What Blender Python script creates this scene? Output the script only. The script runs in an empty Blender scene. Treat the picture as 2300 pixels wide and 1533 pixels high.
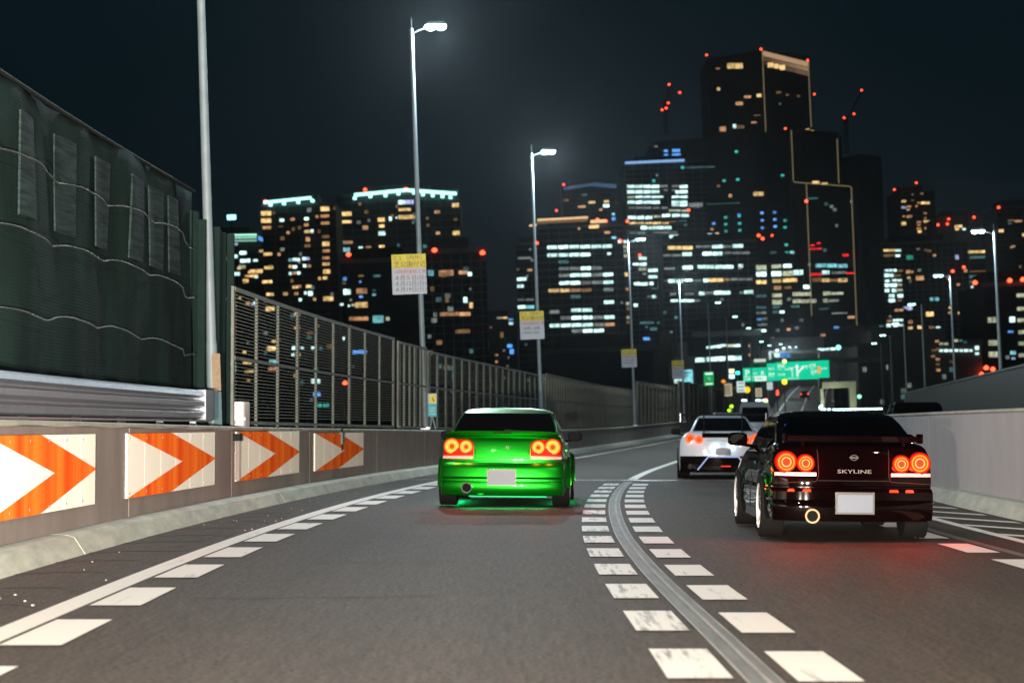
import bpy, bmesh, math, random
from mathutils import Vector, Matrix

# ------------------------------------------------------------------ camera, sky, exposure
S = bpy.context.scene
COL = S.collection
F = 4472.0                      # focal length in pixels of the 2300 px wide photograph (70 mm)
TILT = math.radians(2.1)        # the carriageway is banked: lower on its right
RM = Matrix.Rotation(TILT, 4, 'Y')
CAMH = 1.15
cam = bpy.data.cameras.new('camera')
camo = bpy.data.objects.new('camera', cam); COL.objects.link(camo)
cam.lens = 70; cam.sensor_width = 36; cam.clip_start = 0.1; cam.clip_end = 6000
camo.matrix_world = RM @ Matrix.Translation((0, 0, CAMH)) @ Matrix.Rotation(math.radians(90 + 2.44), 4, 'X')
cam.dof.use_dof = True; cam.dof.focus_distance = 22.0; cam.dof.aperture_fstop = 2.8
S.camera = camo
CAMM = camo.matrix_world.copy()

world = bpy.data.worlds.new('World'); S.world = world; world.use_nodes = True
nt = world.node_tree; nt.nodes.clear()
wo = nt.nodes.new('ShaderNodeOutputWorld'); bg = nt.nodes.new('ShaderNodeBackground')
tc = nt.nodes.new('ShaderNodeTexCoord'); sp = nt.nodes.new('ShaderNodeSeparateXYZ')
rp = nt.nodes.new('ShaderNodeValToRGB')
nt.links.new(tc.outputs['Generated'], sp.inputs[0]); nt.links.new(sp.outputs['Z'], rp.inputs[0])
nt.links.new(rp.outputs[0], bg.inputs[0]); nt.links.new(bg.outputs[0], wo.inputs[0])
cr = rp.color_ramp
cr.elements[0].position = 0.0; cr.elements[0].color = (0.0080, 0.0072, 0.0090, 1)
cr.elements[1].position = 0.30; cr.elements[1].color = (0.0008, 0.0068, 0.0100, 1)
e_ = cr.elements.new(0.10); e_.color = (0.0028, 0.0068, 0.0095, 1)
bg.inputs[1].default_value = 1.0

S.view_settings.view_transform = 'Standard'; S.view_settings.look = 'None'
S.view_settings.gamma = 1.0; S.view_settings.exposure = 0.0
S.render.engine = 'CYCLES'
S.cycles.use_denoising = True
S.cycles.max_bounces = 6; S.cycles.glossy_bounces = 3; S.cycles.diffuse_bounces = 2
S.cycles.transparent_max_bounces = 12
S.cycles.sample_clamp_indirect = 4.0
S.cycles.use_light_tree = True
random.seed(7)
HAZE = 0.00009

# ------------------------------------------------------------------ helpers
ROAD = []                       # top-level things laid out in the banked road frame


def srgb(r, g, b):
    f = lambda c: ((c / 255 + 0.055) / 1.055) ** 2.4 if c > 10 else c / 255 / 12.92
    return (f(r), f(g), f(b))


def mat(name, color, rough=0.6, metal=0.0, noise=None, bump=None, coat=0.0, spec=0.5, stretch=None):
    m = bpy.data.materials.new(name); m.use_nodes = True
    n = m.node_tree; b = n.nodes['Principled BSDF']
    b.inputs['Base Color'].default_value = (*color, 1); b.inputs['Roughness'].default_value = rough
    b.inputs['Metallic'].default_value = metal; b.inputs['Coat Weight'].default_value = coat
    b.inputs['Specular IOR Level'].default_value = spec
    if noise or bump:
        t = n.nodes.new('ShaderNodeTexCoord'); mp = n.nodes.new('ShaderNodeMapping')
        n.links.new(t.outputs['Object'], mp.inputs[0])
        if stretch: mp.inputs['Scale'].default_value = stretch
    if noise:
        sc, amt = noise
        a = n.nodes.new('ShaderNodeTexNoise'); a.inputs['Scale'].default_value = sc; a.inputs['Detail'].default_value = 8
        a.inputs['Roughness'].default_value = 0.65
        n.links.new(mp.outputs[0], a.inputs['Vector'])
        r = n.nodes.new('ShaderNodeValToRGB'); r.color_ramp.elements[0].position = 0.3; r.color_ramp.elements[1].position = 0.7
        r.color_ramp.elements[0].color = (*[c * (1 - amt) for c in color], 1)
        r.color_ramp.elements[1].color = (*[min(1, c * (1 + amt)) for c in color], 1)
        n.links.new(a.outputs[0], r.inputs[0]); n.links.new(r.outputs[0], b.inputs['Base Color'])
    if bump:
        sc, st, ds = bump
        a = n.nodes.new('ShaderNodeTexNoise'); a.inputs['Scale'].default_value = sc; a.inputs['Detail'].default_value = 5
        n.links.new(mp.outputs[0], a.inputs['Vector'])
        bp = n.nodes.new('ShaderNodeBump'); bp.inputs['Strength'].default_value = st; bp.inputs['Distance'].default_value = ds
        n.links.new(a.outputs[0], bp.inputs['Height']); n.links.new(bp.outputs[0], b.inputs['Normal'])
    return m


def emit(name, color, strength, sampled=False, vary=0.0):
    m = bpy.data.materials.new(name); m.use_nodes = True
    n = m.node_tree; n.nodes.clear()
    o = n.nodes.new('ShaderNodeOutputMaterial'); e = n.nodes.new('ShaderNodeEmission')
    e.inputs[0].default_value = (*color, 1); e.inputs[1].default_value = strength
    if vary:
        # lit rooms differ: lamp brightness per window, furniture and blinds inside each
        i = n.nodes.new('ShaderNodeObjectInfo'); t = n.nodes.new('ShaderNodeTexCoord')
        a = n.nodes.new('ShaderNodeTexNoise'); a.inputs['Scale'].default_value = 0.9; a.inputs['Detail'].default_value = 3
        mp = n.nodes.new('ShaderNodeMapping'); mp.inputs['Scale'].default_value = (1.0, 1.0, 0.8)
        cb = n.nodes.new('ShaderNodeCombineXYZ'); mm = n.nodes.new('ShaderNodeMath'); mm.operation = 'MULTIPLY'; mm.inputs[1].default_value = 90
        n.links.new(i.outputs['Random'], mm.inputs[0]); n.links.new(mm.outputs[0], cb.inputs[0]); n.links.new(mm.outputs[0], cb.inputs[1])
        n.links.new(t.outputs['Object'], mp.inputs[0]); n.links.new(cb.outputs[0], mp.inputs['Location']); n.links.new(mp.outputs[0], a.inputs['Vector'])
        r = n.nodes.new('ShaderNodeMapRange'); r.inputs['From Min'].default_value = 0.3; r.inputs['From Max'].default_value = 0.7
        r.inputs['To Min'].default_value = 0.35; r.inputs['To Max'].default_value = 1.35
        r2 = n.nodes.new('ShaderNodeMapRange'); r2.inputs['To Min'].default_value = 1 - vary; r2.inputs['To Max'].default_value = 1 + vary
        n.links.new(a.outputs[0], r.inputs[0]); n.links.new(i.outputs['Random'], r2.inputs[0])
        k = n.nodes.new('ShaderNodeMath'); k.operation = 'MULTIPLY'; n.links.new(r.outputs[0], k.inputs[0]); n.links.new(r2.outputs[0], k.inputs[1])
        q = n.nodes.new('ShaderNodeMath'); q.operation = 'MULTIPLY'; q.inputs[1].default_value = strength
        n.links.new(k.outputs[0], q.inputs[0]); n.links.new(q.outputs[0], e.inputs[1])
    n.links.new(e.outputs[0], o.inputs[0])
    m.cycles.emission_sampling = 'AUTO' if sampled else 'NONE'
    return m


class MB:
    def __init__(s): s.v = []; s.f = []
    def quad(s, a, b, c, d):
        i = len(s.v); s.v += [tuple(a), tuple(b), tuple(c), tuple(d)]; s.f.append((i, i+1, i+2, i+3)); return s
    def box(s, x0, x1, y0, y1, z0, z1):
        i = len(s.v)
        s.v += [(x0,y0,z0),(x1,y0,z0),(x1,y1,z0),(x0,y1,z0),(x0,y0,z1),(x1,y0,z1),(x1,y1,z1),(x0,y1,z1)]
        s.f += [(i,i+3,i+2,i+1),(i+4,i+5,i+6,i+7),(i,i+1,i+5,i+4),(i+1,i+2,i+6,i+5),(i+2,i+3,i+7,i+6),(i+3,i,i+4,i+7)]
        return s
    def loft(s, rings, closed=True, caps=True):
        i0 = len(s.v); n = len(rings[0])
        for r in rings: s.v += [tuple(p) for p in r]
        for k in range(len(rings) - 1):
            for j in range(n if closed else n - 1):
                a = i0 + k*n + j; b = i0 + k*n + (j+1) % n
                s.f.append((a, b, b + n, a + n))
        if caps:
            s.f.append(tuple(i0 + j for j in range(n))[::-1]); s.f.append(tuple(i0 + (len(rings)-1)*n + j for j in range(n)))
        return s
    def tube(s, pts, r, n=8, r1=None):
        pts = [Vector(p) for p in pts]; rings = []
        for k, p in enumerate(pts):
            d = (pts[min(k+1, len(pts)-1)] - pts[max(k-1, 0)]).normalized()
            u = d.cross(Vector((0, 0, 1)) if abs(d.z) < 0.9 else Vector((1, 0, 0))).normalized(); w = d.cross(u)
            rr = r if r1 is None else r + (r1 - r) * k / (len(pts) - 1)
            rings.append([p + u*rr*math.cos(2*math.pi*j/n) + w*rr*math.sin(2*math.pi*j/n) for j in range(n)])
        return s.loft(rings)
    def ann(s, x, y, z, r0, r1, dep=0.02, n=28):
        """ring or disc facing -y"""
        C = lambda r, yy: [(x + r*math.cos(2*math.pi*j/n), yy, z + r*math.sin(2*math.pi*j/n)) for j in range(n)]
        if r0 <= 0: return s.loft([C(r1, y), C(r1, y + dep)])
        i0 = len(s.v)
        for r in (C(r0, y), C(r1, y), C(r1, y+dep), C(r0, y+dep)): s.v += r
        for k in range(4):
            for j in range(n):
                a = i0 + k*n + j; b = i0 + k*n + (j+1) % n; c = i0 + ((k+1) % 4)*n + (j+1) % n; d = i0 + ((k+1) % 4)*n + j
                s.f.append((a, b, c, d))
        return s
    def prism(s, pts, y0, y1):
        """polygon in x,z extruded along y"""
        return s.loft([[(x, y0, z) for x, z in pts], [(x, y1, z) for x, z in pts]])
    def mesh(s, name, smooth=False):
        me = bpy.data.meshes.new(name); me.from_pydata(s.v, [], s.f)
        bm = bmesh.new(); bm.from_mesh(me); bmesh.ops.recalc_face_normals(bm, faces=bm.faces); bm.to_mesh(me); bm.free()
        if smooth: me.shade_smooth(); me.set_sharp_from_angle(angle=math.radians(smooth if smooth is not True else 35))
        me.update(); return me
    def build(s, name, m, parent=None, smooth=False, loc=None):
        o = bpy.data.objects.new(name, s.mesh(name, smooth)); COL.objects.link(o)
        if m: o.data.materials.append(m)
        if parent: o.parent = parent
        if loc: o.location = loc
        return o


def thing(name, label, cat, loc=(0, 0, 0), rz=0, group=None, road=True):
    o = bpy.data.objects.new(name, None); COL.objects.link(o); o.empty_display_size = 0.3
    o.matrix_basis = Matrix.Translation(loc) @ Matrix.Rotation(rz, 4, 'Z')
    tag(o, label, cat, group)
    if road: ROAD.append(o)
    return o


def tag(o, label=None, cat=None, group=None, kind=None):
    if label: o['label'] = label
    if cat: o['category'] = cat
    if group: o['group'] = group
    if kind: o['kind'] = kind
    return o


def struct(o): o['kind'] = 'structure'; ROAD.append(o); return o


def inst(name, me, parent, M):
    o = bpy.data.objects.new(name, me); COL.objects.link(o); o.parent = parent; o.matrix_basis = M; return o


def text(name, body, size, m, parent, M, ext=0.004, align='LEFT', sx=1.0):
    cu = bpy.data.curves.new(name, 'FONT'); cu.body = body; cu.size = size; cu.extrude = ext; cu.align_x = align
    cu.resolution_u = 2
    t = bpy.data.objects.new(name + '_curve', cu); COL.objects.link(t)
    dg = bpy.context.evaluated_depsgraph_get(); me = bpy.data.meshes.new_from_object(t.evaluated_get(dg))
    bpy.data.objects.remove(t); me.materials.clear(); me.materials.append(m)
    o = bpy.data.objects.new(name, me); COL.objects.link(o)
    if parent: o.parent = parent
    o.matrix_basis = M @ Matrix.Rotation(math.pi/2, 4, 'X') @ Matrix.Diagonal((sx, 1, 1, 1))
    o['kind'] = 'stuff'
    return o


def light(name, typ, color, energy, parent, M, **kw):
    l = bpy.data.lights.new(name, typ); l.color = color; l.energy = energy
    for k, v in kw.items(): setattr(l, k, v)
    o = bpy.data.objects.new(name, l); COL.objects.link(o)
    if parent: o.parent = parent
    o.matrix_basis = M; return o


def lerp_table(tab, y):
    if y <= tab[0][0]: return tab[0][1]
    if y >= tab[-1][0]: return tab[-1][1]
    for k in range(len(tab) - 1):
        if y <= tab[k+1][0]:
            (a, fa), (b, fb) = tab[k], tab[k+1]
            da = (fb - tab[k-1][1]) / (b - tab[k-1][0]) if k > 0 else (fb - fa) / (b - a)
            db = (tab[k+2][1] - fa) / (tab[k+2][0] - a) if k + 2 < len(tab) else (fb - fa) / (b - a)
            t = (y - a) / (b - a); h = b - a
            return (2*t**3 - 3*t*t + 1)*fa + (t**3 - 2*t*t + t)*h*da + (-2*t**3 + 3*t*t)*fb + (t**3 - t*t)*h*db


CX = [(-60, 1.14), (-10, 1.14), (8.9, 1.14), (16.4, 1.11), (22.6, 1.22), (31, 1.60), (39.6, 2.25), (49, 3.25), (62, 4.95), (80, 7.4),
      (100, 10.1), (135, 15.5), (173, 22.2), (200, 26.8), (238, 33.5), (300, 43), (450, 67), (600, 92)]
EZ = [(-60, 0), (60, 0), (80, 0.02), (110, 0.12), (165, 0.6), (250, 1.5), (300, 2.3), (350, 4.0), (450, 8.5), (600, 14.5)]
cx = lambda y: lerp_table(CX, y)
ez = lambda y: lerp_table(EZ, y)


def head(y): return math.atan2(cx(y + .5) - cx(y - .5), 1.0)      # heading to the right of +y


def at(y, off, z=0.0):
    h = head(y); return Vector((cx(y) + off*math.cos(h), y - off*math.sin(h), ez(y) + z))


def zat(px, off):
    """distance at which the line 'off' from the lane line is seen in pixel column px"""
    lo, hi = 6.0, 500.0; k = (px - 1150) / F
    f = lambda y: at(y, off).x - k * at(y, off).y
    ys = [lo + (hi - lo) * (i/600)**2 for i in range(601)]
    for a, b in zip(ys, ys[1:]):
        if f(a) * f(b) <= 0:
            for _ in range(40):
                m = (a + b)/2
                if f(a)*f(m) <= 0: b = m
                else: a = m
            return a
    return hi


def zof(py, y): return CAMH + (957 - py) * y / F                  # height in the road frame of pixel row py at distance y


def W(px, py, Y):
    """true-frame point on the vertical plane y = Y seen at a pixel"""
    d = CAMM.to_3x3() @ Vector((px - 1150, -(py - 766.5), -F)); o = CAMM.translation
    return o + d * ((Y - o.y) / d.y)


def samples(y0, y1, step):
    n = max(1, round((y1 - y0) / step)); return [y0 + (y1 - y0)*i/n for i in range(n + 1)]


def sweep(mb, prof, y0, y1, step, caps=True, lift=None):
    """closed profile [(offset, z)] swept along the carriageway"""
    mb.loft([[at(y, o, z + (lift(y) if lift else 0)) for o, z in prof] for y in samples(y0, y1, step)], True, caps)
    return mb


# ------------------------------------------------------------------ materials
def retro(m, d=(0, -1, 0), k=0.95):
    """prismatic reflective sheet: its micro prisms face the oncoming headlamps instead of lying flat"""
    n = m.node_tree; b = n.nodes['Principled BSDF']; g = n.nodes.new('ShaderNodeNewGeometry')
    s1 = n.nodes.new('ShaderNodeVectorMath'); s1.operation = 'SCALE'; s1.inputs['Scale'].default_value = 1 - k
    a = n.nodes.new('ShaderNodeVectorMath'); a.operation = 'ADD'; a.inputs[1].default_value = [c*k for c in d]
    z = n.nodes.new('ShaderNodeVectorMath'); z.operation = 'NORMALIZE'
    b.inputs['Specular IOR Level'].default_value = 0; b.inputs['Roughness'].default_value = 1
    n.links.new(g.outputs['Normal'], s1.inputs[0]); n.links.new(s1.outputs[0], a.inputs[0]); n.links.new(a.outputs[0], z.inputs[0]); n.links.new(z.outputs[0], b.inputs['Normal'])
    return m


M = {}
# asphalt: worn wheel tracks, patches, grit
m = mat('asphalt', (0.065, 0.06, 0.057), 0.62, bump=(140, 0.35, 0.01))
n = m.node_tree; b = n.nodes['Principled BSDF']
t = n.nodes.new('ShaderNodeTexCoord')
def tex(scale, detail=6, st=(1, 1, 1), rough=0.6):
    mp = n.nodes.new('ShaderNodeMapping'); mp.inputs['Scale'].default_value = st
    a = n.nodes.new('ShaderNodeTexNoise'); a.inputs['Scale'].default_value = scale; a.inputs['Detail'].default_value = detail
    a.inputs['Roughness'].default_value = rough
    n.links.new(t.outputs['Object'], mp.inputs[0]); n.links.new(mp.outputs[0], a.inputs['Vector']); return a.outputs[0]
def mul(a_, b_):
    k = n.nodes.new('ShaderNodeMath'); k.operation = 'MULTIPLY'; n.links.new(a_, k.inputs[0]); n.links.new(b_, k.inputs[1]); return k.outputs[0]
def rng(a_, lo, hi, f0=0.3, f1=0.7):
    k = n.nodes.new('ShaderNodeMapRange'); k.inputs['From Min'].default_value = f0; k.inputs['From Max'].default_value = f1
    k.inputs['To Min'].default_value = lo; k.inputs['To Max'].default_value = hi; n.links.new(a_, k.inputs[0]); return k.outputs[0]
v = mul(mul(rng(tex(0.5, 4, (1, .35, 1)), 0.93, 1.07), rng(tex(1.7, 4, (1.0, 0.02, 1)), 0.84, 1.12)), mul(rng(tex(34, 2), 0.35, 1.75), rng(tex(13, 6, (1.8, 0.13, 1)), 0.78, 1.24)))
mx = n.nodes.new('ShaderNodeVectorMath'); mx.operation = 'SCALE'; mx.inputs[0].default_value = (0.064, 0.053, 0.044)
n.links.new(v, mx.inputs['Scale']); n.links.new(mx.outputs[0], b.inputs['Base Color'])
b.inputs['Roughness'].default_value = .66
b.inputs['Specular IOR Level'].default_value = .08
M['asphalt'] = m


def paint(name, col, wear, sc=9):
    """road paint worn through to the asphalt in streaks along the lane"""
    m = mat(name, col, 0.55); n = m.node_tree; b = n.nodes['Principled BSDF']
    t = n.nodes.new('ShaderNodeTexCoord'); mp = n.nodes.new('ShaderNodeMapping'); mp.inputs['Scale'].default_value = (1, 0.07, 1)
    a = n.nodes.new('ShaderNodeTexNoise'); a.inputs['Scale'].default_value = sc; a.inputs['Detail'].default_value = 9; a.inputs['Roughness'].default_value = 0.7
    r = n.nodes.new('ShaderNodeValToRGB'); r.color_ramp.elements[0].position = wear - 0.06; r.color_ramp.elements[1].position = wear + 0.07
    r.color_ramp.elements[0].color = (*[c*0.28 for c in col], 1); r.color_ramp.elements[1].color = (*col, 1)
    n.links.new(t.outputs['Object'], mp.inputs[0]); n.links.new(mp.outputs[0], a.inputs['Vector']); n.links.new(a.outputs[0], r.inputs[0])
    n.links.new(r.outputs[0], b.inputs['Base Color']); return m


M['paint'] = paint('white_road_paint', (0.80, 0.78, 0.72), 0.34)
M['paint_worn'] = paint('worn_white_road_paint', (0.76, 0.74, 0.68), 0.43, 16)
M['paint_line'] = mat('grey_worn_lane_paint', (0.13, 0.135, 0.13), .6, noise=(16, .45), stretch=(1, .06, 1))
M['concrete'] = mat('barrier_concrete', (0.26, 0.225, 0.21), 0.85, noise=(1.6, 0.2), bump=(30, 0.2, 0.01), stretch=(1, .8, .3))
M['concrete_pale'] = mat('pale_kerb_concrete', (0.37, 0.39, 0.33), 0.8, noise=(5, 0.3), bump=(40, 0.25, 0.01), stretch=(1, 0.3, 1))
M['concrete_grey'] = mat('grey_wall_concrete', (0.36, 0.35, 0.37), 0.85, noise=(0.9, 0.13), bump=(30, 0.15, 0.01), stretch=(1, .7, 0.35))
M['steel'] = mat('galvanised_steel', (0.26, 0.29, 0.34), 0.34, 0.6, noise=(6, 0.18))
M['pole'] = mat('grey_painted_pole', (0.19, 0.25, 0.29), 0.5, 0.1, noise=(3, 0.15))
M['fence'] = mat('weathered_fence_steel', (0.14, 0.16, 0.145), 0.6, 0.2, noise=(2.5, 0.35))
M['wire'] = mat('fence_wire', (0.26, 0.30, 0.25), 0.55, 0.3)
M['panel'] = mat('dusty_noise_panel', (0.26, 0.21, 0.14), 0.7, noise=(0.9, 0.4), stretch=(1, 1, 0.3))
M['dark'] = mat('dark_steel', (0.014, 0.018, 0.018), 0.8, 0.0, spec=.1)
M['black'] = mat('black_plastic', (0.012, 0.012, 0.013), 0.4)
M['rubber'] = mat('tyre_rubber', (0.006, 0.006, 0.006), 0.9, spec=.1)
M['cable'] = mat('pale_cable', (0.030, 0.042, 0.030), 0.6)
M['signwhite'] = mat('sign_white', (0.46, 0.54, 0.68), 0.5)
M['signyellow'] = mat('sign_yellow', (0.72, 0.62, 0.02), 0.5)
M['signblack'] = mat('sign_black', (0.02, 0.02, 0.02), 0.5)
M['signred'] = mat('sign_red', (0.45, 0.05, 0.04), 0.5)
M['box'] = mat('white_cabinet', (0.62, 0.63, 0.66), 0.45, noise=(5, 0.08))
# ------------------------------------------------------------------ ground far below, the carriageway and its paint
g = MB().quad((-4000, -500, -16), (4000, -500, -16), (4000, 5000, -16), (-4000, 5000, -16))
go = g.build('ground', mat('city_ground', (0.03, 0.03, 0.032), 0.9, noise=(0.05, 0.4))); go['kind'] = 'structure'

mb = MB(); rows = samples(-20, 100, 1.0) + samples(105, 620, 5)
offs = [-5.35, -4.6, -3.97, -2, 0, 1.7, 3.45, 4.4, 5.3]
i0 = 0
for y in rows: mb.v += [tuple(at(y, o)) for o in offs]
for k in range(len(rows) - 1):
    for j in range(len(offs) - 1):
        a = k*len(offs) + j; mb.f.append((a, a+1, a+1+len(offs), a+len(offs)))
road = struct(mb.build('road', M['asphalt']))
deck = MB(); sweep(deck, [(-5.8, -1.6), (5.8, -1.6), (5.8, -0.03), (-5.8, -0.03)], -20, 620, 8)
struct(deck.build('road_deck', M['dark']))


def strip(o0, o1, y0, y1, step=1.0, z=0.004):
    b = MB(); ys = samples(y0, y1, step)
    for y in ys: b.v += [tuple(at(y, o0, z)), tuple(at(y, o1, z))]
    for k in range(len(ys) - 1): b.f.append((2*k, 2*k+1, 2*k+3, 2*k+2))
    return b


M['paint_dull'] = mat('dulled_line_ridge', (.27, .27, .25), .6, noise=(9, .5), stretch=(1, .08, 1))
strip(-0.085, 0.085, -15, 41.5, 0.6).build('lane_line', M['paint_line'], road)
strip(0.005, 0.030, -15, 41.5, 0.6, .008).build('lane_line_ridge', M['paint_dull'], road); strip(-0.085, -0.070, -15, 41.5, 0.6, .008).build('lane_line_edge', M['paint_dull'], road); strip(0.072, 0.085, -15, 41.5, 0.6, .008).build('lane_line_edge', M['paint_dull'], road)
strip(-0.10, 0.10, 43.3, 200, 1.2).build('lane_line', M['paint'], road)
strip(-4.06, -3.87, -15, 42, 0.8).build('edge_line', M['paint'], road)
strip(-4.04, -3.90, 43, 330, 2).build('edge_line', M['paint'], road)
strip(3.39, 3.50, -15, 42, 0.8).build('edge_line', M['paint_line'], road)
strip(3.90, 4.03, 12, 260, 1).build('edge_line', M['paint'], road)
y = 6.9
while y < 40.5:                                                    # square dots each side of the lane line
    strip(0.15, 0.45, y, y + 1.2, 0.6, 0.008).build('marking_block', M['paint'], road)
    strip(-0.43, -0.13, y + 0.12, y + 1.32, 0.6, 0.008).build('marking_block', M['paint_worn'] if y > 0 else M['paint'], road)
    y += 2.12
y = 8.2
while y < 40.5:                                                    # dots inside both edge lines
    strip(-3.83, -3.50, y, y + 1.4, 0.7, 0.008).build('marking_block', M['paint'], road)
    strip(3.02, 3.32, y + 0.7, y + 2.1, 0.7, 0.008).build('marking_block', M['paint'], road)
    y += 2.33
for k in range(12):                                                # hatching of the closed strip on the right
    y = 17.0 + k*2.1
    b = MB(); a0, a1 = at(y, 4.04, 0.004), at(y + 0.42, 4.04, 0.004); b0, b1 = at(y - 1.5, 4.80, 0.004), at(y - 1.08, 4.80, 0.004)
    b.quad(a0, b0, b1, a1).build('hatch_stripe', M['paint'], road)
strip(-5.0, 4.8, 42.35, 42.5, 1, 0.005).build('expansion_joint', M['steel'], road)
strip(-5.0, 4.8, 42.5, 42.75, 1, 0.004).build('expansion_joint', M['dark'], road)
strip(-5.0, 4.8, 42.75, 42.9, 1, 0.005).build('expansion_joint', M['steel'], road)
gm = mat('tar_seam', (0.022, 0.018, 0.014), 0.7)
for k in range(16):                                                # bent tar seams across the left shoulder
    y = 11.5 + k*1.35 + random.uniform(-.2, .2); b = MB(); w = 0.035
    p = [(-4.98, y), (-4.7, y + 0.28), (-4.35, y + 0.32), (-4.15 + random.uniform(-.1, .05), y + random.uniform(.0, .3))]
    q = [at(yy, o, 0.004) for o, yy in p]; q2 = [at(yy + w*2.2, o, 0.004) for o, yy in p]
    for i in range(3): b.quad(q[i], q[i+1], q2[i+1], q2[i])
    b.build('tar_seam', gm, road)
for k in range(7):
    y = [13.5, 16.8, 21, 26.5, 33, 12.2, 19][k]; o = [-3.3, -2.9, -3.2, -2.6, -2.8, 2.4, 1.4][k]; b = MB(); pts = []
    for i in range(12): pts.append((o, y)); o += random.uniform(.06, .22); y += random.uniform(-.10, .12)
    for (a0, a1), (b0, b1) in zip(pts, pts[1:]): b.quad(at(a1, a0, .004), at(b1, b0, .004), at(b1 + .03, b0, .004), at(a1 + .03, a0, .004))
    b.build('crack', gm, road)
grit = MB()
for k in range(34):
    y = random.uniform(9, 36); o = random.uniform(-4.85, -4.1); r = random.uniform(.003, .009); c = at(y, o, 0.005)
    grit.box(c.x - r, c.x + r, c.y - r*2, c.y + r*2, 0.003, 0.008 + r*0.4)
for k in range(1):
    y = random.uniform(12, 24); o = random.choice([random.uniform(-.8, -.2), random.uniform(2.6, 3.3)]); r = .012; c = at(y, o, 0.01)
    grit.box(c.x - r, c.x + r, c.y - r*2, c.y + r*2, 0.009, 0.02)
o = grit.build('grit', M['concrete']); o['kind'] = 'stuff'; ROAD.append(o); tag(o, 'pale grit and paint chips scattered along the left shoulder')

# ------------------------------------------------------------------ kerbs and parapet walls
HL = [(-20, 1.22), (16, 1.21), (28, 1.15), (40, 1.10), (66, 1.0), (110, 1.0), (165, 1.05), (600, 1.1)]
hl = lambda y: lerp_table(HL, y)
kt = thing('kerb', 'low pale sloping concrete kerb along the foot of the left wall', 'kerb')
for a, b_ in zip(range(-18, 330, 12), range(-6, 342, 12)):
    sweep(MB(), [(-5.30, 0.0), (-4.98, 0.0), (-5.08, 0.15), (-5.16, 0.175), (-5.30, 0.18)], a + .02, b_ - .02, 1.5).build('kerb_stone', M['concrete_pale'], kt)
kt = thing('kerb', 'pale concrete kerb along the foot of the right wall beyond the hatching', 'kerb')
for a, b_ in zip(range(-18, 330, 12), range(-6, 342, 12)):
    sweep(MB(), [(5.24, 0.0), (4.92, 0.0), (5.02, 0.15), (5.08, 0.19), (5.24, 0.20)], a + .02, b_ - .02, 1.5).build('kerb_stone', M['concrete_pale'], kt)

wl = thing('parapet_wall', 'beige concrete parapet wall carrying the chevron boards on the left', 'wall')
pieces = [-20, -8, 4, 14.5, 21.3, 27.4, 34, 41.5, 48, 55, 62, 70, 80, 92, 105, 120, 140, 165, 190, 220, 260, 300, 340]
for a, b_ in zip(pieces, pieces[1:]):
    s = MB(); ys = samples(a + .015, b_ - .015, 1.5)
    s.loft([[at(y, -5.62, -.1), at(y, -5.30, -.1), at(y, -5.30, hl(y) - .05), at(y, -5.62, hl(y) - .05)] for y in ys]).build('wall_panel', M['concrete'], wl)
    s = MB(); s.loft([[at(y, -5.65, hl(y) - .048), at(y, -5.275, hl(y) - .048 + .006*math.sin(y*3)), at(y, -5.27, hl(y) - .015), at(y, -5.30, hl(y)), at(y, -5.65, hl(y))] for y in samples(a, b_, .5)]).build('coping', M['concrete_pale'], wl)
wr = thing('parapet_wall', 'plain grey concrete wall on the right beside the black saloon', 'wall')
for a, b_ in zip(range(-20, 340, 9), range(-11, 349, 9)):
    h = lambda y: 1.385
    MB().loft([[at(y, 5.24, -.1), at(y, 5.24, 1.35), at(y, 5.52, 1.35), at(y, 5.52, -.1)] for y in samples(a + .012, b_ - .012, 1.5)]).build('wall_panel', M['concrete_grey'], wr)
    MB().loft([[at(y, 5.22, 1.352), at(y, 5.22, 1.375), at(y, 5.24, 1.39), at(y, 5.54, 1.39), at(y, 5.54, 1.352)] for y in samples(a, b_, 1.5)]).build('coping', M['concrete_pale'], wr)

# ------------------------------------------------------------------ chevron boards on the left wall
m = mat('reflective_white_sheet', (0.95, 0.92, 0.84), 0.35)
M['refl_white'] = m
m = mat('reflective_orange_sheet', (0.85, 0.10, 0.012), 0.35)
n = m.node_tree; b = n.nodes['Principled BSDF']; t = n.nodes.new('ShaderNodeTexCoord')
mp = n.nodes.new('ShaderNodeMapping'); mp.inputs['Scale'].default_value = (1, 1, 0.0)
a = n.nodes.new('ShaderNodeTexNoise'); a.inputs['Scale'].default_value = 2.3; a.inputs['Detail'].default_value = 3
r = n.nodes.new('ShaderNodeValToRGB'); r.color_ramp.elements[0].position = .36; r.color_ramp.elements[1].position = .58
r.color_ramp.elements[0].color = (0.80, 0.07, 0.012, 1); r.color_ramp.elements[1].color = (1.0, 0.22, 0.03, 1)
n.links.new(t.outputs['Object'], mp.inputs[0]); n.links.new(mp.outputs[0], a.inputs['Vector']); n.links.new(a.outputs[0], r.inputs[0]); n.links.new(r.outputs[0], b.inputs['Base Color'])
M['refl_orange'] = m
retro(M['refl_white']); retro(M['refl_orange'])
M['seam'] = mat('board_seam', (0.55, 0.50, 0.40), 0.5)
boards = [(15.75, zat(216, -5.27), 'leftmost big orange chevron board, cut by the photo edge, on the left wall'),
          (zat(287, -5.27), zat(484, -5.27), 'second orange and white chevron board from the left, clean and unobstructed'),
          (zat(532, -5.27), zat(673, -5.27), 'third chevron board with a small dark box at its left edge'),
          (zat(708, -5.27), zat(817, -5.27), 'farthest and smallest chevron board, a conduit hanging across its top')]
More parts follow.
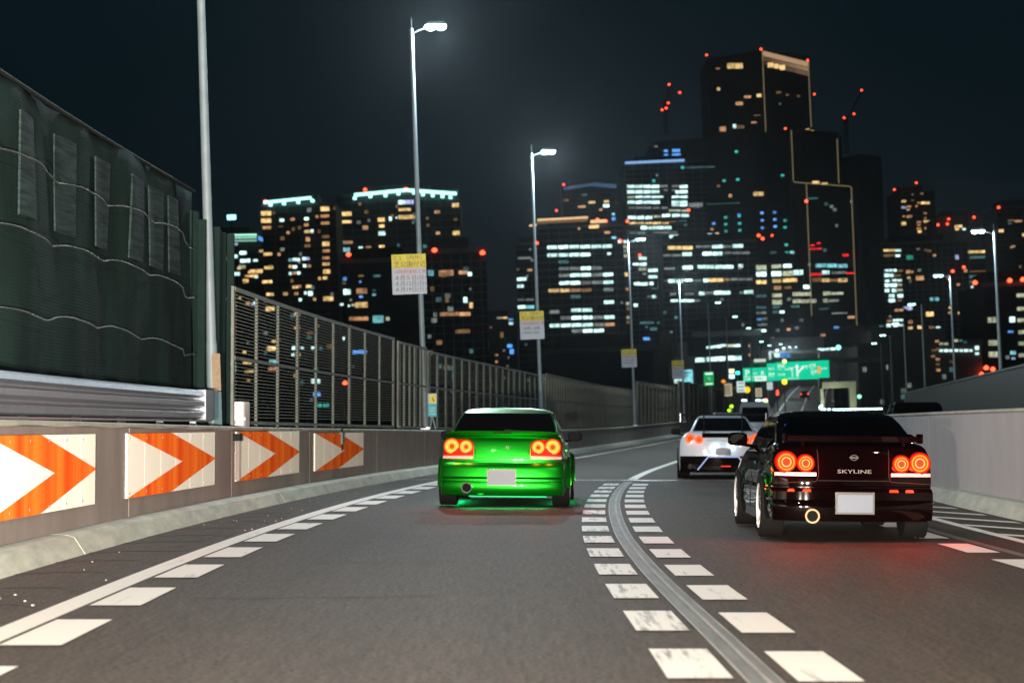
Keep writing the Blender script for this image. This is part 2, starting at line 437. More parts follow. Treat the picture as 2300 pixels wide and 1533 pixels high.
for bi, (y0, y1, lab) in enumerate(boards):
    A, B = at(y0, -5.292), at(y1, -5.292); L = (B - A).length; ang = math.atan2(B.y - A.y, B.x - A.x)
    zb, zt = 0.385, 1.075
    if bi == 3: zb, zt = .37, 1.03
    H = zt - zb
    bt = thing('chevron_board', lab, 'chevron board', group='chevron boards along the left wall')
    bt.matrix_basis = Matrix.Translation((A.x, A.y, zb)) @ Matrix.Rotation(ang, 4, 'Z')
    # local: x along the wall, -y towards the road, z up; corrugated sheets butted side by side
    npan = 6
    for k in range(npan):
        xa, xb = L*k/npan + .006, L*(k+1)/npan - .006; sh = MB(); rings = []
        for q in range(7):
            x = xa + (xb - xa)*q/6; yy = -.022
            rings.append([(x, 0, 0), (x, yy, 0), (x, yy, H), (x, 0, H)])
        sh.loft(rings); sh.build('sheet', M['refl_white'], bt)
    bolt = MB().box(-.012, .012, -.03, -.0215, -.012, .012).mesh('bolt'); bolt.materials.append(M['steel'])
    for k in range(npan):
        for zz in (.05, H - .05): inst('bolt', bolt, bt, Matrix.Translation((L*(k + .08)/npan, -.004, zz)))
    poly = [(0.0, 1.0), (.44, 1.0), (1.0, .5), (.44, 0.0), (0.0, 0.0), (.57, .5)]
    def band(x):   # lower and upper edges of the two arms of the chevron at x in 0..1
        out = 1 - max(0, (x - .44)/.56)*.5; inn = 1 - min(x/.57, 1)*.5
        return out, inn
    ar = MB(); N = 42
    for k in range(N):
        xs = (k/N, (k+1)/N)
        for sgn in (1, -1):
            q = []
            for x in xs:
                o_, i_ = band(x)
                if x >= .57: i_ = .5
                lo, hi = (i_, o_) if sgn > 0 else (1 - o_, 1 - i_)
                q.append((x*L, -.0315, lo*H, hi*H))
            if q[0][3] - q[0][2] < 1e-4 and q[1][3] - q[1][2] < 1e-4: continue
            i = len(ar.v)
            for yy in (-.0315, -.029):
                ar.v += [(q[0][0], yy, q[0][2]), (q[1][0], yy, q[1][2]), (q[1][0], yy, q[1][3]), (q[0][0], yy, q[0][3])]
            ar.f += [(i, i+1, i+2, i+3), (i+4, i+7, i+6, i+5), (i, i+4, i+5, i+1), (i+3, i+2, i+6, i+7)]
    ar.build('arrow', M['refl_orange'], bt)
# small dark junction box with a conduit on the third board, hanging conduit on the fourth
y = zat(543, -5.2); jb = thing('junction_box', 'small dark junction box with a vertical conduit on the third chevron board', 'junction box', at(y, -5.25, .40), -head(y))
MB().box(-.05, .05, -.10, .10, .55, .65).build('box', M['dark'], jb); MB().tube([(0, 0, 0), (0, 0, .55)], .035).build('conduit', M['concrete'], jb)
y = zat(774, -5.2); jb = thing('conduit_bracket', 'grey conduit bracket hanging over the fourth chevron board from the wall top', 'conduit', at(y, -5.245, .72), -head(y))
MB().box(-.03, .03, -.12, .12, .10, .32).build('bracket', M['fence'], jb); MB().tube([(0, 0, -.02), (0, 0, .44)], .022).build('conduit', M['dark'], jb)

# ------------------------------------------------------------------ steel guardrail on top of the wall, near left
y1 = zat(478, -5.36)
gr = thing('guardrail', 'silver three-wave steel guardrail on top of the left wall', 'guardrail')
prof = [(-5.50, 1.25), (-5.40, 1.25), (-5.36, 1.27), (-5.34, 1.33), (-5.41, 1.365), (-5.41, 1.385), (-5.34, 1.42), (-5.34, 1.47), (-5.41, 1.50), (-5.41, 1.52), (-5.345, 1.55), (-5.36, 1.60), (-5.42, 1.625), (-5.50, 1.625)]
sweep(MB(), prof, -10, y1 - .6, 1.0).build('beam', M['steel'], gr, smooth=20)
sweep(MB(), [(-5.52, 1.24), (-5.33, 1.24), (-5.33, 1.63), (-5.52, 1.63)], y1 - .6, y1 - .08, .2).build('end_plate', M['steel'], gr)
sweep(MB(), [(-5.52, 1.215), (-5.36, 1.215), (-5.36, 1.238), (-5.52, 1.238)], -10, y1, 1.0).build('base_rail', M['steel'], gr)
y = 6.0
while y < y1:
    MB().box(-.04, .04, -.04, .04, 0, .44).build('post', M['steel'], gr, loc=at(y, -5.55, 1.16)); y += 2.0

# ------------------------------------------------------------------ tall noise barrier with netting, near left
M['net'] = mat('dark_green_netting', (0.012, 0.026, 0.025), 0.95, noise=(1.2, 0.4), stretch=(1, 1, .25), spec=.05)
n = M['net'].node_tree; b = n.nodes['Principled BSDF']; t = n.nodes.new('ShaderNodeTexCoord')
wv = n.nodes.new('ShaderNodeTexWave'); wv.bands_direction = 'Z'; wv.inputs['Scale'].default_value = 9; wv.inputs['Distortion'].default_value = .8; wv.inputs['Detail'].default_value = 2
bp = n.nodes.new('ShaderNodeBump'); bp.inputs['Strength'].default_value = .18; bp.inputs['Distance'].default_value = .012
n.links.new(t.outputs['Object'], wv.inputs['Vector']); n.links.new(wv.outputs['Fac'], bp.inputs['Height']); n.links.new(bp.outputs[0], b.inputs['Normal'])
M['clear'] = mat('scuffed_clear_panel', (0.024, 0.040, 0.042), 0.9, noise=(3, .6), stretch=(.5, .5, 7), spec=.05)
nb = thing('noise_barrier', 'tall dark green noise barrier draped with sagging netting at far left', 'noise barrier')
y1 = zat(447, -5.75)
fold = lambda y, z: .022*math.sin(y*2*math.pi/2.3 + .5*math.sin(z*1.7)) + .008*math.sin(y*7 + z*2) + .02*math.sin(y*.9 + z*1.3)
mb = MB(); ys = samples(4, y1, .12); zs = [1.1 + 3.3*i/22 for i in range(23)]
topz = lambda y: 4.40
for y in ys:
    for z in zs:
        zz = 1.1 + (z - 1.1)*(topz(y) - 1.1)/3.3; mb.v.append(tuple(at(y, -5.85 + fold(y, zz), zz)))
nz = len(zs)
for k in range(len(ys) - 1):
    for j in range(nz - 1): a = k*nz + j; mb.f.append((a, a+nz, a+nz+1, a+1))
net = mb.build('netting', M['net'], nb, smooth=60)
so = net.modifiers.new('thick', 'SOLIDIFY'); so.thickness = .012
mb = MB(); mb.tube([at(y, -5.83, topz(y) + .015) for y in samples(4, y1, .25)], .022, 6).build('top_cable', M['dark'], nb)
for z0, ph in ((3.62, 0), (2.95, 1), (2.18, 2)):                    # binding ropes that sag between the folds
    pts = [at(y, -5.70 + fold(y, z0), z0 + .075*abs(math.sin((y + ph*.3)*math.pi/2.2)) - .03*math.sin(y*.7 + ph) - (.09 if y > y1 - 1.4 else 0)) for y in samples(4, y1 - .5, .12)]
    MB().tube(pts, .010, 6).build('rope', M['cable'], nb)
for xa, xb in ((-25, 12), (60, 95), (150, 190), (235, 265), (305, 335), (352, 380), (392, 414)):
    ya, yb = zat(max(xa, -25), -5.7), zat(xb, -5.7); h0, h1 = 3.15, 4.15
    s = MB(); ys = samples(ya, yb, .08)
    s.loft([[at(y, -5.80 + fold(y, zz), zz) for zz in (h0, h0+.25, h0+.5, h0+.75, h1)] + [at(y, -5.82 + fold(y, zz), zz) for zz in (h1, h0)] for y in ys])
    s.build('clear_panel', M['clear'], nb)
for k in range(7): MB().box(-.06, .06, -.06, .06, 0, 3.25).build('post', M['dark'], nb, loc=at(5 + k*3, -6.15, 1.1))
# end posts between netting and mesh fence
ya, yb = zat(452, -5.7), zat(521, -5.7)
ep = thing('barrier_end_panel', 'dark corrugated steel end panel closing the netting beside the first light pole', 'steel panel')
mb = MB(); rings = []
for i, y in enumerate(samples(ya, yb, .1)):
    o = -5.85 + (.05 if (i // 2) % 2 else 0); zt = 4.15 - .1*(i > 4); rings.append([at(y, o, 1.13), at(y, o, zt), at(y, o - .05, zt), at(y, o - .05, 1.13)])
mb.loft(rings).build('sheet', M['net'], ep)
for yy in (ya + .1, ya + (yb - ya)*.5, yb - .05):
    MB().box(-.05, .05, -.05, .05, 0, 2.9).build('post', M['net'], ep, loc=at(yy, -5.72, 1.12))
MB().box(-.05, .05, -.03, .03, 0, .34).build('bracket', M['fence'], ep, loc=at(yb - .35, -5.5, 1.13))

# white cabinet on the wall
y = zat(540, -5.45); cb = thing('cabinet', 'small white rounded utility cabinet standing on the left wall', 'cabinet', at(y, -5.45, 1.15), -head(y))
b = MB(); R = []
for z in (0, .02, .33, .36): 
    s_ = 1 if z not in (0, .36) else .94
    R.append([(.11*s_*math.copysign(abs(math.cos(a))**.4, math.cos(a)), .26*s_*math.copysign(abs(math.sin(a))**.4, math.sin(a)), z) for a in [2*math.pi*i/28 for i in range(28)]])
b.loft(R).build('body', M['box'], cb, smooth=True)
MB().ann(.10, -.27, .11, 0, .03, .02, 12).build('lock_knob', M['box'], cb)

# ------------------------------------------------------------------ mesh fences on the wall
def mesh_fence(lab, y0, y1, ztop, dense, pitch, post_w=.055, wire_step=.06, zmid=2.17, off=-5.5, panel=None, wmat='wire'):
    f = thing('mesh_fence', lab, 'fence', group='mesh fences on the left wall')
    zb = lambda y: hl(y) + .04
    ys = samples(y0, y1, 1.2)
    for nm, z, hh in (('top_rail', ztop, .05), ('middle_rail', zmid, .05)):
        MB().loft([[at(y, off - .03, z - hh), at(y, off + .03, z - hh), at(y, off + .03, z), at(y, off - .03, z)] for y in ys]).build(nm, M['fence'], f)
    MB().loft([[at(y, off - .03, zb(y)), at(y, off + .03, zb(y)), at(y, off + .03, zb(y) + .05), at(y, off - .03, zb(y) + .05)] for y in ys]).build('bottom_rail', M['fence'], f)
    w = MB(); z = hl(y0) + .14
    while z < ztop - .06:
        if abs(z - zmid + .02) > .05:
            w.loft([[at(y, off + .035, z - .004), at(y, off + .043, z - .004), at(y, off + .043, z + .004), at(y, off + .035, z + .004)] for y in samples(y0, y1, 2.4)])
        z += wire_step
    o = w.build('wires', M[wmat], f); o['kind'] = 'stuff'
    n = max(1, round((y1 - y0)/pitch)); pm = None
    for k in range(n + 1):
        y = y0 + (y1 - y0)*k/n; wdt = post_w*(1.5 if k % 3 == 0 else .8)
        pm = MB().box(-.02, .02, -wdt, wdt, 0, ztop - 1.15 + .02)
        o = pm.build('slat', M['fence'], f); o.location = at(y, off - .005, 1.14 if y < 70 else hl(y)); o.rotation_euler.z = -head(y)
    if panel:
        MB().loft([[at(y, off - .12, zb(y)), at(y, off - .09, zb(y)), at(y, off - .09, ztop - .02), at(y, off - .12, ztop - .02)] for y in ys]).build('back_panel', M[panel], f)
    return f


mesh_fence('tall see-through wire fence bay right of the netting, city lights behind it', zat(524, -5.5), zat(884, -5.5), 3.17, False, 1.9, .045, .052)
mesh_fence('short dusty fence bay just before the second light pole', zat(896, -5.5), zat(957, -5.5) , 3.12, True, .75, .10, .06)
mesh_fence('pale wire fence bay behind the green saloon, with close slats', zat(963, -5.5), zat(1222, -5.5), 3.06, True, 1.35, .11, .05, panel=None)
mesh_fence('brownish solid slatted fence bay right of the green saloon', zat(1226, -5.5), zat(1425, -5.5), 3.15, True, .95, .10, .08, panel='panel')
mesh_fence('dusky brown fence bay on the far bend', zat(1432, -5.5), zat(1522, -5.5), 3.7, True, 2.6, .12, .10, zmid=2.5, panel='panel')
mesh_fence('farthest fence bay running behind the white coupe', zat(1526, -5.5), zat(1600, -5.5), 4.1, True, 4, .15, .14, zmid=2.9, panel='panel')

# emergency-phone style sign on a little stand by the fence
y = zat(971, -5.38); es = thing('marker_sign', 'small yellow and cyan marker sign on a splayed stand on the left wall', 'sign', at(y, -5.38, 1.08), -head(y))
MB().box(-.11, .11, -.01, .01, .32, .62).build('plate', emit('cyan_plate', (.10, .50, .50), .8), es)
MB().box(-.115, .115, -.012, .012, .63, .90).build('plate', M['signwhite'], es); MB().box(-.06, .09, -.02, -.013, .66, .88).build('yellow_square', M['signyellow'], es)
MB().loft([[(.00, -.024, .80), (.02, -.024, .81), (.06, -.024, .70), (.03, -.024, .70)], [(.00, -.021, .80), (.02, -.021, .81), (.06, -.021, .70), (.03, -.021, .70)]]).build('arrow_mark', M['signblack'], es)
for z in (.38, .45, .52): MB().box(-.07, .08, -.016, -.0105, z, z + .025).build('print_bar', M['signwhite'], es)
MB().tube([(-.02, 0, .32), (-.05, 0, 0)], .022).build('leg', M['pole'], es); MB().tube([(.0, 0, .32), (.09, 0, 0)], .022).build('leg', M['pole'], es)

# far barrier of the opposite carriageway, right
fb = thing('noise_barrier', 'long dusty see-through noise barrier beyond the right wall', 'noise barrier')
P0, P1 = Vector((14.6, 50, 0)), Vector((22.9, 116, 0)); dr = (P1 - P0).normalized(); nn = Vector((dr.y, -dr.x, 0))
Z0 = -1.0
ztp = lambda y: 3.05 - .0 * y
MB().loft([[P0 + dr*s + nn*0 + Vector((0, 0, Z0)), P0 + dr*s + nn*.06 + Vector((0, 0, Z0)), P0 + dr*s + nn*.06 + Vector((0, 0, ztp(0))), P0 + dr*s + Vector((0, 0, ztp(0)))] for s in (0, (P1 - P0).length)]).build('sheet', mat('smoky_barrier_sheet', (0.010, .0105, .009), .5, noise=(.35, .5), stretch=(1, 1, .4)), fb)
k = 0.0
while k < (P1 - P0).length:
    o = MB().box(-.07, .07, -.07, .07, Z0, 3.1).build('post', M['dark'], fb, loc=P0 + dr*k + nn*.1); k += 6.0
MB().loft([[P0 + dr*s + nn*-.05 + Vector((0, 0, 3.06)), P0 + dr*s + nn*.1 + Vector((0, 0, 3.06)), P0 + dr*s + nn*.1 + Vector((0, 0, 3.12)), P0 + dr*s - nn*.05 + Vector((0, 0, 3.12))] for s in (0, (P1 - P0).length)]).build('top_rail', M['fence'], fb)
opp = MB()
for y in samples(-20, 330, 6): opp.v += [tuple(at(y, 5.56, -.25)), tuple(at(y, 17.5, -.25))]
for k in range(len(opp.v)//2 - 1): opp.f.append((2*k, 2*k+1, 2*k+3, 2*k+2))
struct(opp.build('opposite_road', M['asphalt']))

# ------------------------------------------------------------------ light poles
M['lamp_on'] = emit('led_lamp_face', (0.72, 0.95, 1.0), 22, sampled=False)
M['lamp_far'] = emit('led_lamp_far', (0.45, 0.95, 0.88), 7, sampled=False)
WARMW = (0.80, 0.95, 1.0)


def light_pole(base, ztop, armx, lab, power=0, far=False, tip=.32, group='street light poles', lcol=None):
    """base given in the road frame; the pole itself stands plumb"""
    p = RM @ Vector(base); H = ztop - base[2]
    t = thing('light_pole', lab, 'light pole', p, group=group, road=False)
    MB().loft([[(r*math.cos(2*math.pi*i/12), r*math.sin(2*math.pi*i/12), z) for i in range(12)] for z, r in ((0, .085), (1.2, .08), (1.25, .072), (H*.6, .058), (H, .045))]).build('pole', M['pole'], t, smooth=50)
    MB().tube([(0, 0, H), (0, 0, H + tip)], .02, 6).build('finial', M['dark'], t)
    MB().tube([(0, 0, H - .12), (armx*.35, 0, H - .03), (armx*.75, 0, H + .05), (armx, 0, H + .06)], .026, 6).build('arm', M['dark'], t)
    MB().box(-.11, .11, -.11, .11, -.02, .03).build('base_plate', M['steel'], t)
    hw = .27
    hd = MB().loft([[(armx - hw, -.13, H + .03), (armx + hw, -.13, H + .03), (armx + hw, .13, H + .03), (armx - hw, .13, H + .03)],
                    [(armx - hw, -.15, H + .06), (armx + hw, -.15, H + .06), (armx + hw, .15, H + .06), (armx - hw, .15, H + .06)],
                    [(armx - hw*.7, -.08, H + .15), (armx + hw*.7, -.08, H + .15), (armx + hw*.7, .08, H + .15), (armx - hw*.7, .08, H + .15)]]).build('lamp_head', M['pole'], t)
    for sx in (-1, 1):
        # bowl lens hanging below the housing: seen from the side as well as from below
        c = armx + sx*hw*.48; lens = MB()
        lens.loft([[(c + (.115*s)*math.cos(a), (.10*s)*math.sin(a), H + .03 - d) for a in [2*math.pi*i/14 for i in range(14)]] for s, d in ((1, 0), (1, .035), (.75, .075), (.3, .095))])
        lens.build('lens', M['lamp_far'] if far else M['lamp_on'], t, smooth=True)
    if power:
        light('lamp_light', 'POINT', lcol or WARMW, power, t, Matrix.Translation((armx, 0, H - .20)), shadow_soft_size=.12)
    return t


def lp(px, off=-5.62, z0=1.1, **kw): y = zat(px, off); return y, at(y, off, z0)


lpos = []
y, p = lp(481); P_FIRST = (y, p)
light_pole(p, 11.0, .62, 'nearest light pole, cut by the top of the photo, left beside the netting', 2300, lcol=(.9, .95, 1))
for px, lab, pw in ((955.5, 'tall light pole with the brightest lamp and a yellow work sign', 3600),
                    (1216.5, 'second tall lit pole, right of the green saloon, with a work sign', 3600),
                    (1426, 'third light pole with a teal lamp above a blurred work sign', 2600),
                    (1537, 'fourth pole of the receding left row, rising from the bend', 2600)):
    yy = {955.5: 50, 1216.5: 73, 1426: 108, 1537: 140}[px]
    lpos.append((yy, px)); X = (px - 1150)/F*yy
    light_pole((X, yy, 1.1 + ez(yy)), 11.2 + ez(yy)*.6, .62 + (.08 if yy > 100 else 0), lab, pw, far=yy > 100)
for yy, px, z, lab in ((173, 1600, 11.2, 'slim far light pole left of the green direction sign'), (200, 1640, 11.2, 'far light pole just above the two office light bands'),
                       (225, 1672, 11.0, 'far light pole with a bright teal lamp over the direction sign'), (262, 1692, 10.6, 'tiny far light pole above the left end of the gantry'),
                       (290, 1712, 10.8, 'tiny far light pole over the parking sign'), (330, 1740, 11.5, 'tiny light pole over the centre of the gantry')):
    light_pole(((px - 1150)/F*yy, yy, 1.5), z + ez(yy), .9 if yy < 230 else 1.5, lab, 0, far=True)
for yy, px, py, lab, pw in ((76, 2254, 518, 'tallest light pole at right, lamp arm pointing left', 600), (103, 2150, 618, 'second light pole from the right edge', 400), (128, 2082, 682, 'third light pole from the right edge', 0),
                        (149, 2040, 726, 'fourth light pole from the right edge', 0), (171, 2008, 752, 'fifth small light pole of the right row', 0), (192, 1986, 770, 'smallest light pole of the right row, near the portal frame', 0)):
    X = (px - 1150)/F*yy; zt = CAMH + (957 - py)*yy/F
    light_pole((X, yy, .4), zt, -.62, lab, pw, far=yy > 80, group='light poles of the opposite carriageway')
# row continuing behind the photographer
light_pole(at(4, -5.6, 1.1), 11.1, .62, 'light pole standing on the left wall behind the photographer', 3600, lcol=(1, .86, .70))
light_pole(at(-16, -5.6, 1.1), 11.1, .62, 'light pole on the left wall, second behind the photographer', 2600, lcol=(1, .86, .70))
light_pole(at(12, 6.4, 1.1), 10.5, -.62, 'light pole behind the right wall, out of frame beside the black saloon', 1800, lcol=(1, .93, .88))

y, p = P_FIRST
pl = thing('pole_number_plate', 'narrow beige number plate wrapped on the nearest pole', 'plate', RM @ Vector(p) + Vector((.06, -.10, .55)), road=False)
MB().box(-.045, .075, -.012, .0, 0, .52).build('plate', mat('beige_plate', (.22, .155, .09), .6, noise=(30, .3)), pl)
MB().box(-.045, .075, -.012, .0, -.52, -.01).build('plate', mat('teal_plate', (.03, .09, .12), .6), pl)

# ------------------------------------------------------------------ yellow and white roadwork notices on the poles
def notice(px, py, wpx, hpx, Y, lab, full):
    c = W(px, py, Y - .16); w = wpx*Y/F; h = hpx*Y/F
    s = thing('work_notice', lab, 'sign', c, group='roadwork notices on the light poles', road=False)
    MB().box(-w/2, w/2, 0, .02, -h/2, h*.152).build('white_panel', M['signwhite'], s)
    MB().box(-w/2, w/2, 0, .02, h*.156, h/2).build('yellow_panel', M['signyellow'], s)
    MB().box(w*.28, w*.40, .02, .09, -h*.2, -h*.15).build('clamp', M['steel'], s); MB().box(w*.28, w*.40, .02, .09, h*.2, h*.25).build('clamp', M['steel'], s)
    T = lambda x, z: Matrix.Translation((x*w, -.003, z*h))
    text('lettering', 'C１（内外）', w*.165, M['signblack'], s, T(-.45, .36), .001)
    text('lettering', '芝公園付近', w*.19, M['signblack'], s, T(-.45, .19), .001)
    text('lettering', '18時間連続工事', w*.135, M['signred'], s, T(-.44, .02), .001)
    if full:
        for i, dd in enumerate(('５', '12', '19')): text('lettering', '４月%s日(日)' % dd, w*.165, M['signblack'], s, T(-.44, -.14 - .145*i), .001)
    else:
        text('lettering', '10時-16時', w*.17, M['signblack'], s, T(-.40, -.16), .001); text('lettering', '片側通行規制', w*.12, M['signblack'], s, T(-.42, -.30), .001)
    return s


notice(919, 615.5, 77, 90, 50, 'nearest work notice, yellow over white with three dates, on the brightest pole', True)
notice(1195, 730, 54, 63, 73, 'blurred yellow and white notice on the second tall pole', False)
notice(1413, 804, 34, 41, 108, 'dim yellow and white notice on the third pole', False)
notice(1523, 830, 27, 42, 140, 'small faded notice with ochre top on the fourth pole', False)
# ------------------------------------------------------------------ cars
def paintmat(name, col, metal=0.0, rough=0.3, coat=1.0):
    m = mat(name, col, rough, metal, coat=coat); m.node_tree.nodes['Principled BSDF'].inputs['Coat Roughness'].default_value = 0.04; return m


M['green'] = paintmat('green_metallic_paint', (0.0, 0.20, 0.004), .85, .33, .1)
M['blackpaint'] = paintmat('black_gloss_paint', (0.0014, 0.0004, 0.0004), 0, .02, .0); M['blackpaint'].node_tree.nodes['Principled BSDF'].inputs['Specular IOR Level'].default_value = .24
M['whitepaint'] = paintmat('pearl_white_paint', (0.46, 0.56, 0.68), 0, .3)
M['silverpaint'] = paintmat('silver_paint', (0.55, 0.57, 0.60), .4, .3)
M['glass'] = mat('tinted_glass', (0.002, 0.0012, 0.0014), 0.04, 0, spec=.6)
M['plate'] = mat('licence_plate', (0.060, 0.082, 0.125), .45, noise=(3, .07))
M['chrome'] = mat('chrome', (0.75, 0.74, 0.72), .12, 1.0)
M['rim'] = mat('pale_alloy', (0.62, 0.63, 0.66), .28, .35)
M['redlens'] = mat('red_lens', (0.22, 0.006, 0.004), .4, spec=.1)
M['reflector'] = mat('pink_reflector_strip', (0.75, 0.33, 0.33), .3, noise=(40, .3))
M['seamdark'] = mat('panel_gap', (0.004, 0.004, 0.004), .9)
M['glow_rim'] = emit('lamp_outer_ring', (1.0, .035, .010), 2.2)
M['glow_ring'] = emit('lamp_ring', (1.0, .33, .018), 1.9)
M['glow_lens_halo'] = emit('red_lens_halo', (1.0, .012, .008), .75)
M['glow_red'] = emit('lamp_red_field', (1.0, .055, .014), 2.4)
M['glow_in'] = emit('lamp_inner_ring', (1.0, .62, .22), 1.5)
M['glow_mid'] = emit('lamp_centre', (1.0, .17, .05), .75)
# interior glass that shows what is inside
m = bpy.data.materials.new('see_through_tinted_glass'); m.use_nodes = True; n = m.node_tree; n.nodes.clear()
o_ = n.nodes.new('ShaderNodeOutputMaterial'); g1 = n.nodes.new('ShaderNodeBsdfGlossy'); g1.inputs['Roughness'].default_value = .03
t1 = n.nodes.new('ShaderNodeBsdfTransparent'); t1.inputs[0].default_value = (.45, .38, .42, 1); fr = n.nodes.new('ShaderNodeFresnel'); fr.inputs[0].default_value = 1.5
mx = n.nodes.new('ShaderNodeMixShader'); n.links.new(fr.outputs[0], mx.inputs[0]); n.links.new(t1.outputs[0], mx.inputs[1]); n.links.new(g1.outputs[0], mx.inputs[2]); n.links.new(mx.outputs[0], o_.inputs[0])
M['glass_clear'] = m
NR, NS = 25, 26


def ring(yr, yf, w, zf, rc, bow, bulge, bf=.12, p=3.2):
    """plan outline at one height; rear edge first (left to right), right side, front, left side"""
    R = []
    c = lambda t: 1 - (1 - min(1, abs(t))**p)**(1/p)
    ts = [math.sin(math.pi/2*(2*i/(NR - 1) - 1)) for i in range(NR)]
    rear = [(t*w, yr + bow*t*t + rc*c(t)) for t in ts]
    front = [(t*w, yf - bf*t*t - rc*1.4*c(t)) for t in ts]
    a, b = rear[-1][1], front[-1][1]
    side = [(a + (b - a)*(i + 1)/(NS + 1)) for i in range(NS)]
    pts = rear + [(w + bulge(y), y) for y in side] + front[::-1] + [(-w - bulge(y), y) for y in side[::-1]]
    return [(x, y, zf(x, y) if callable(zf) else zf) for x, y in pts]


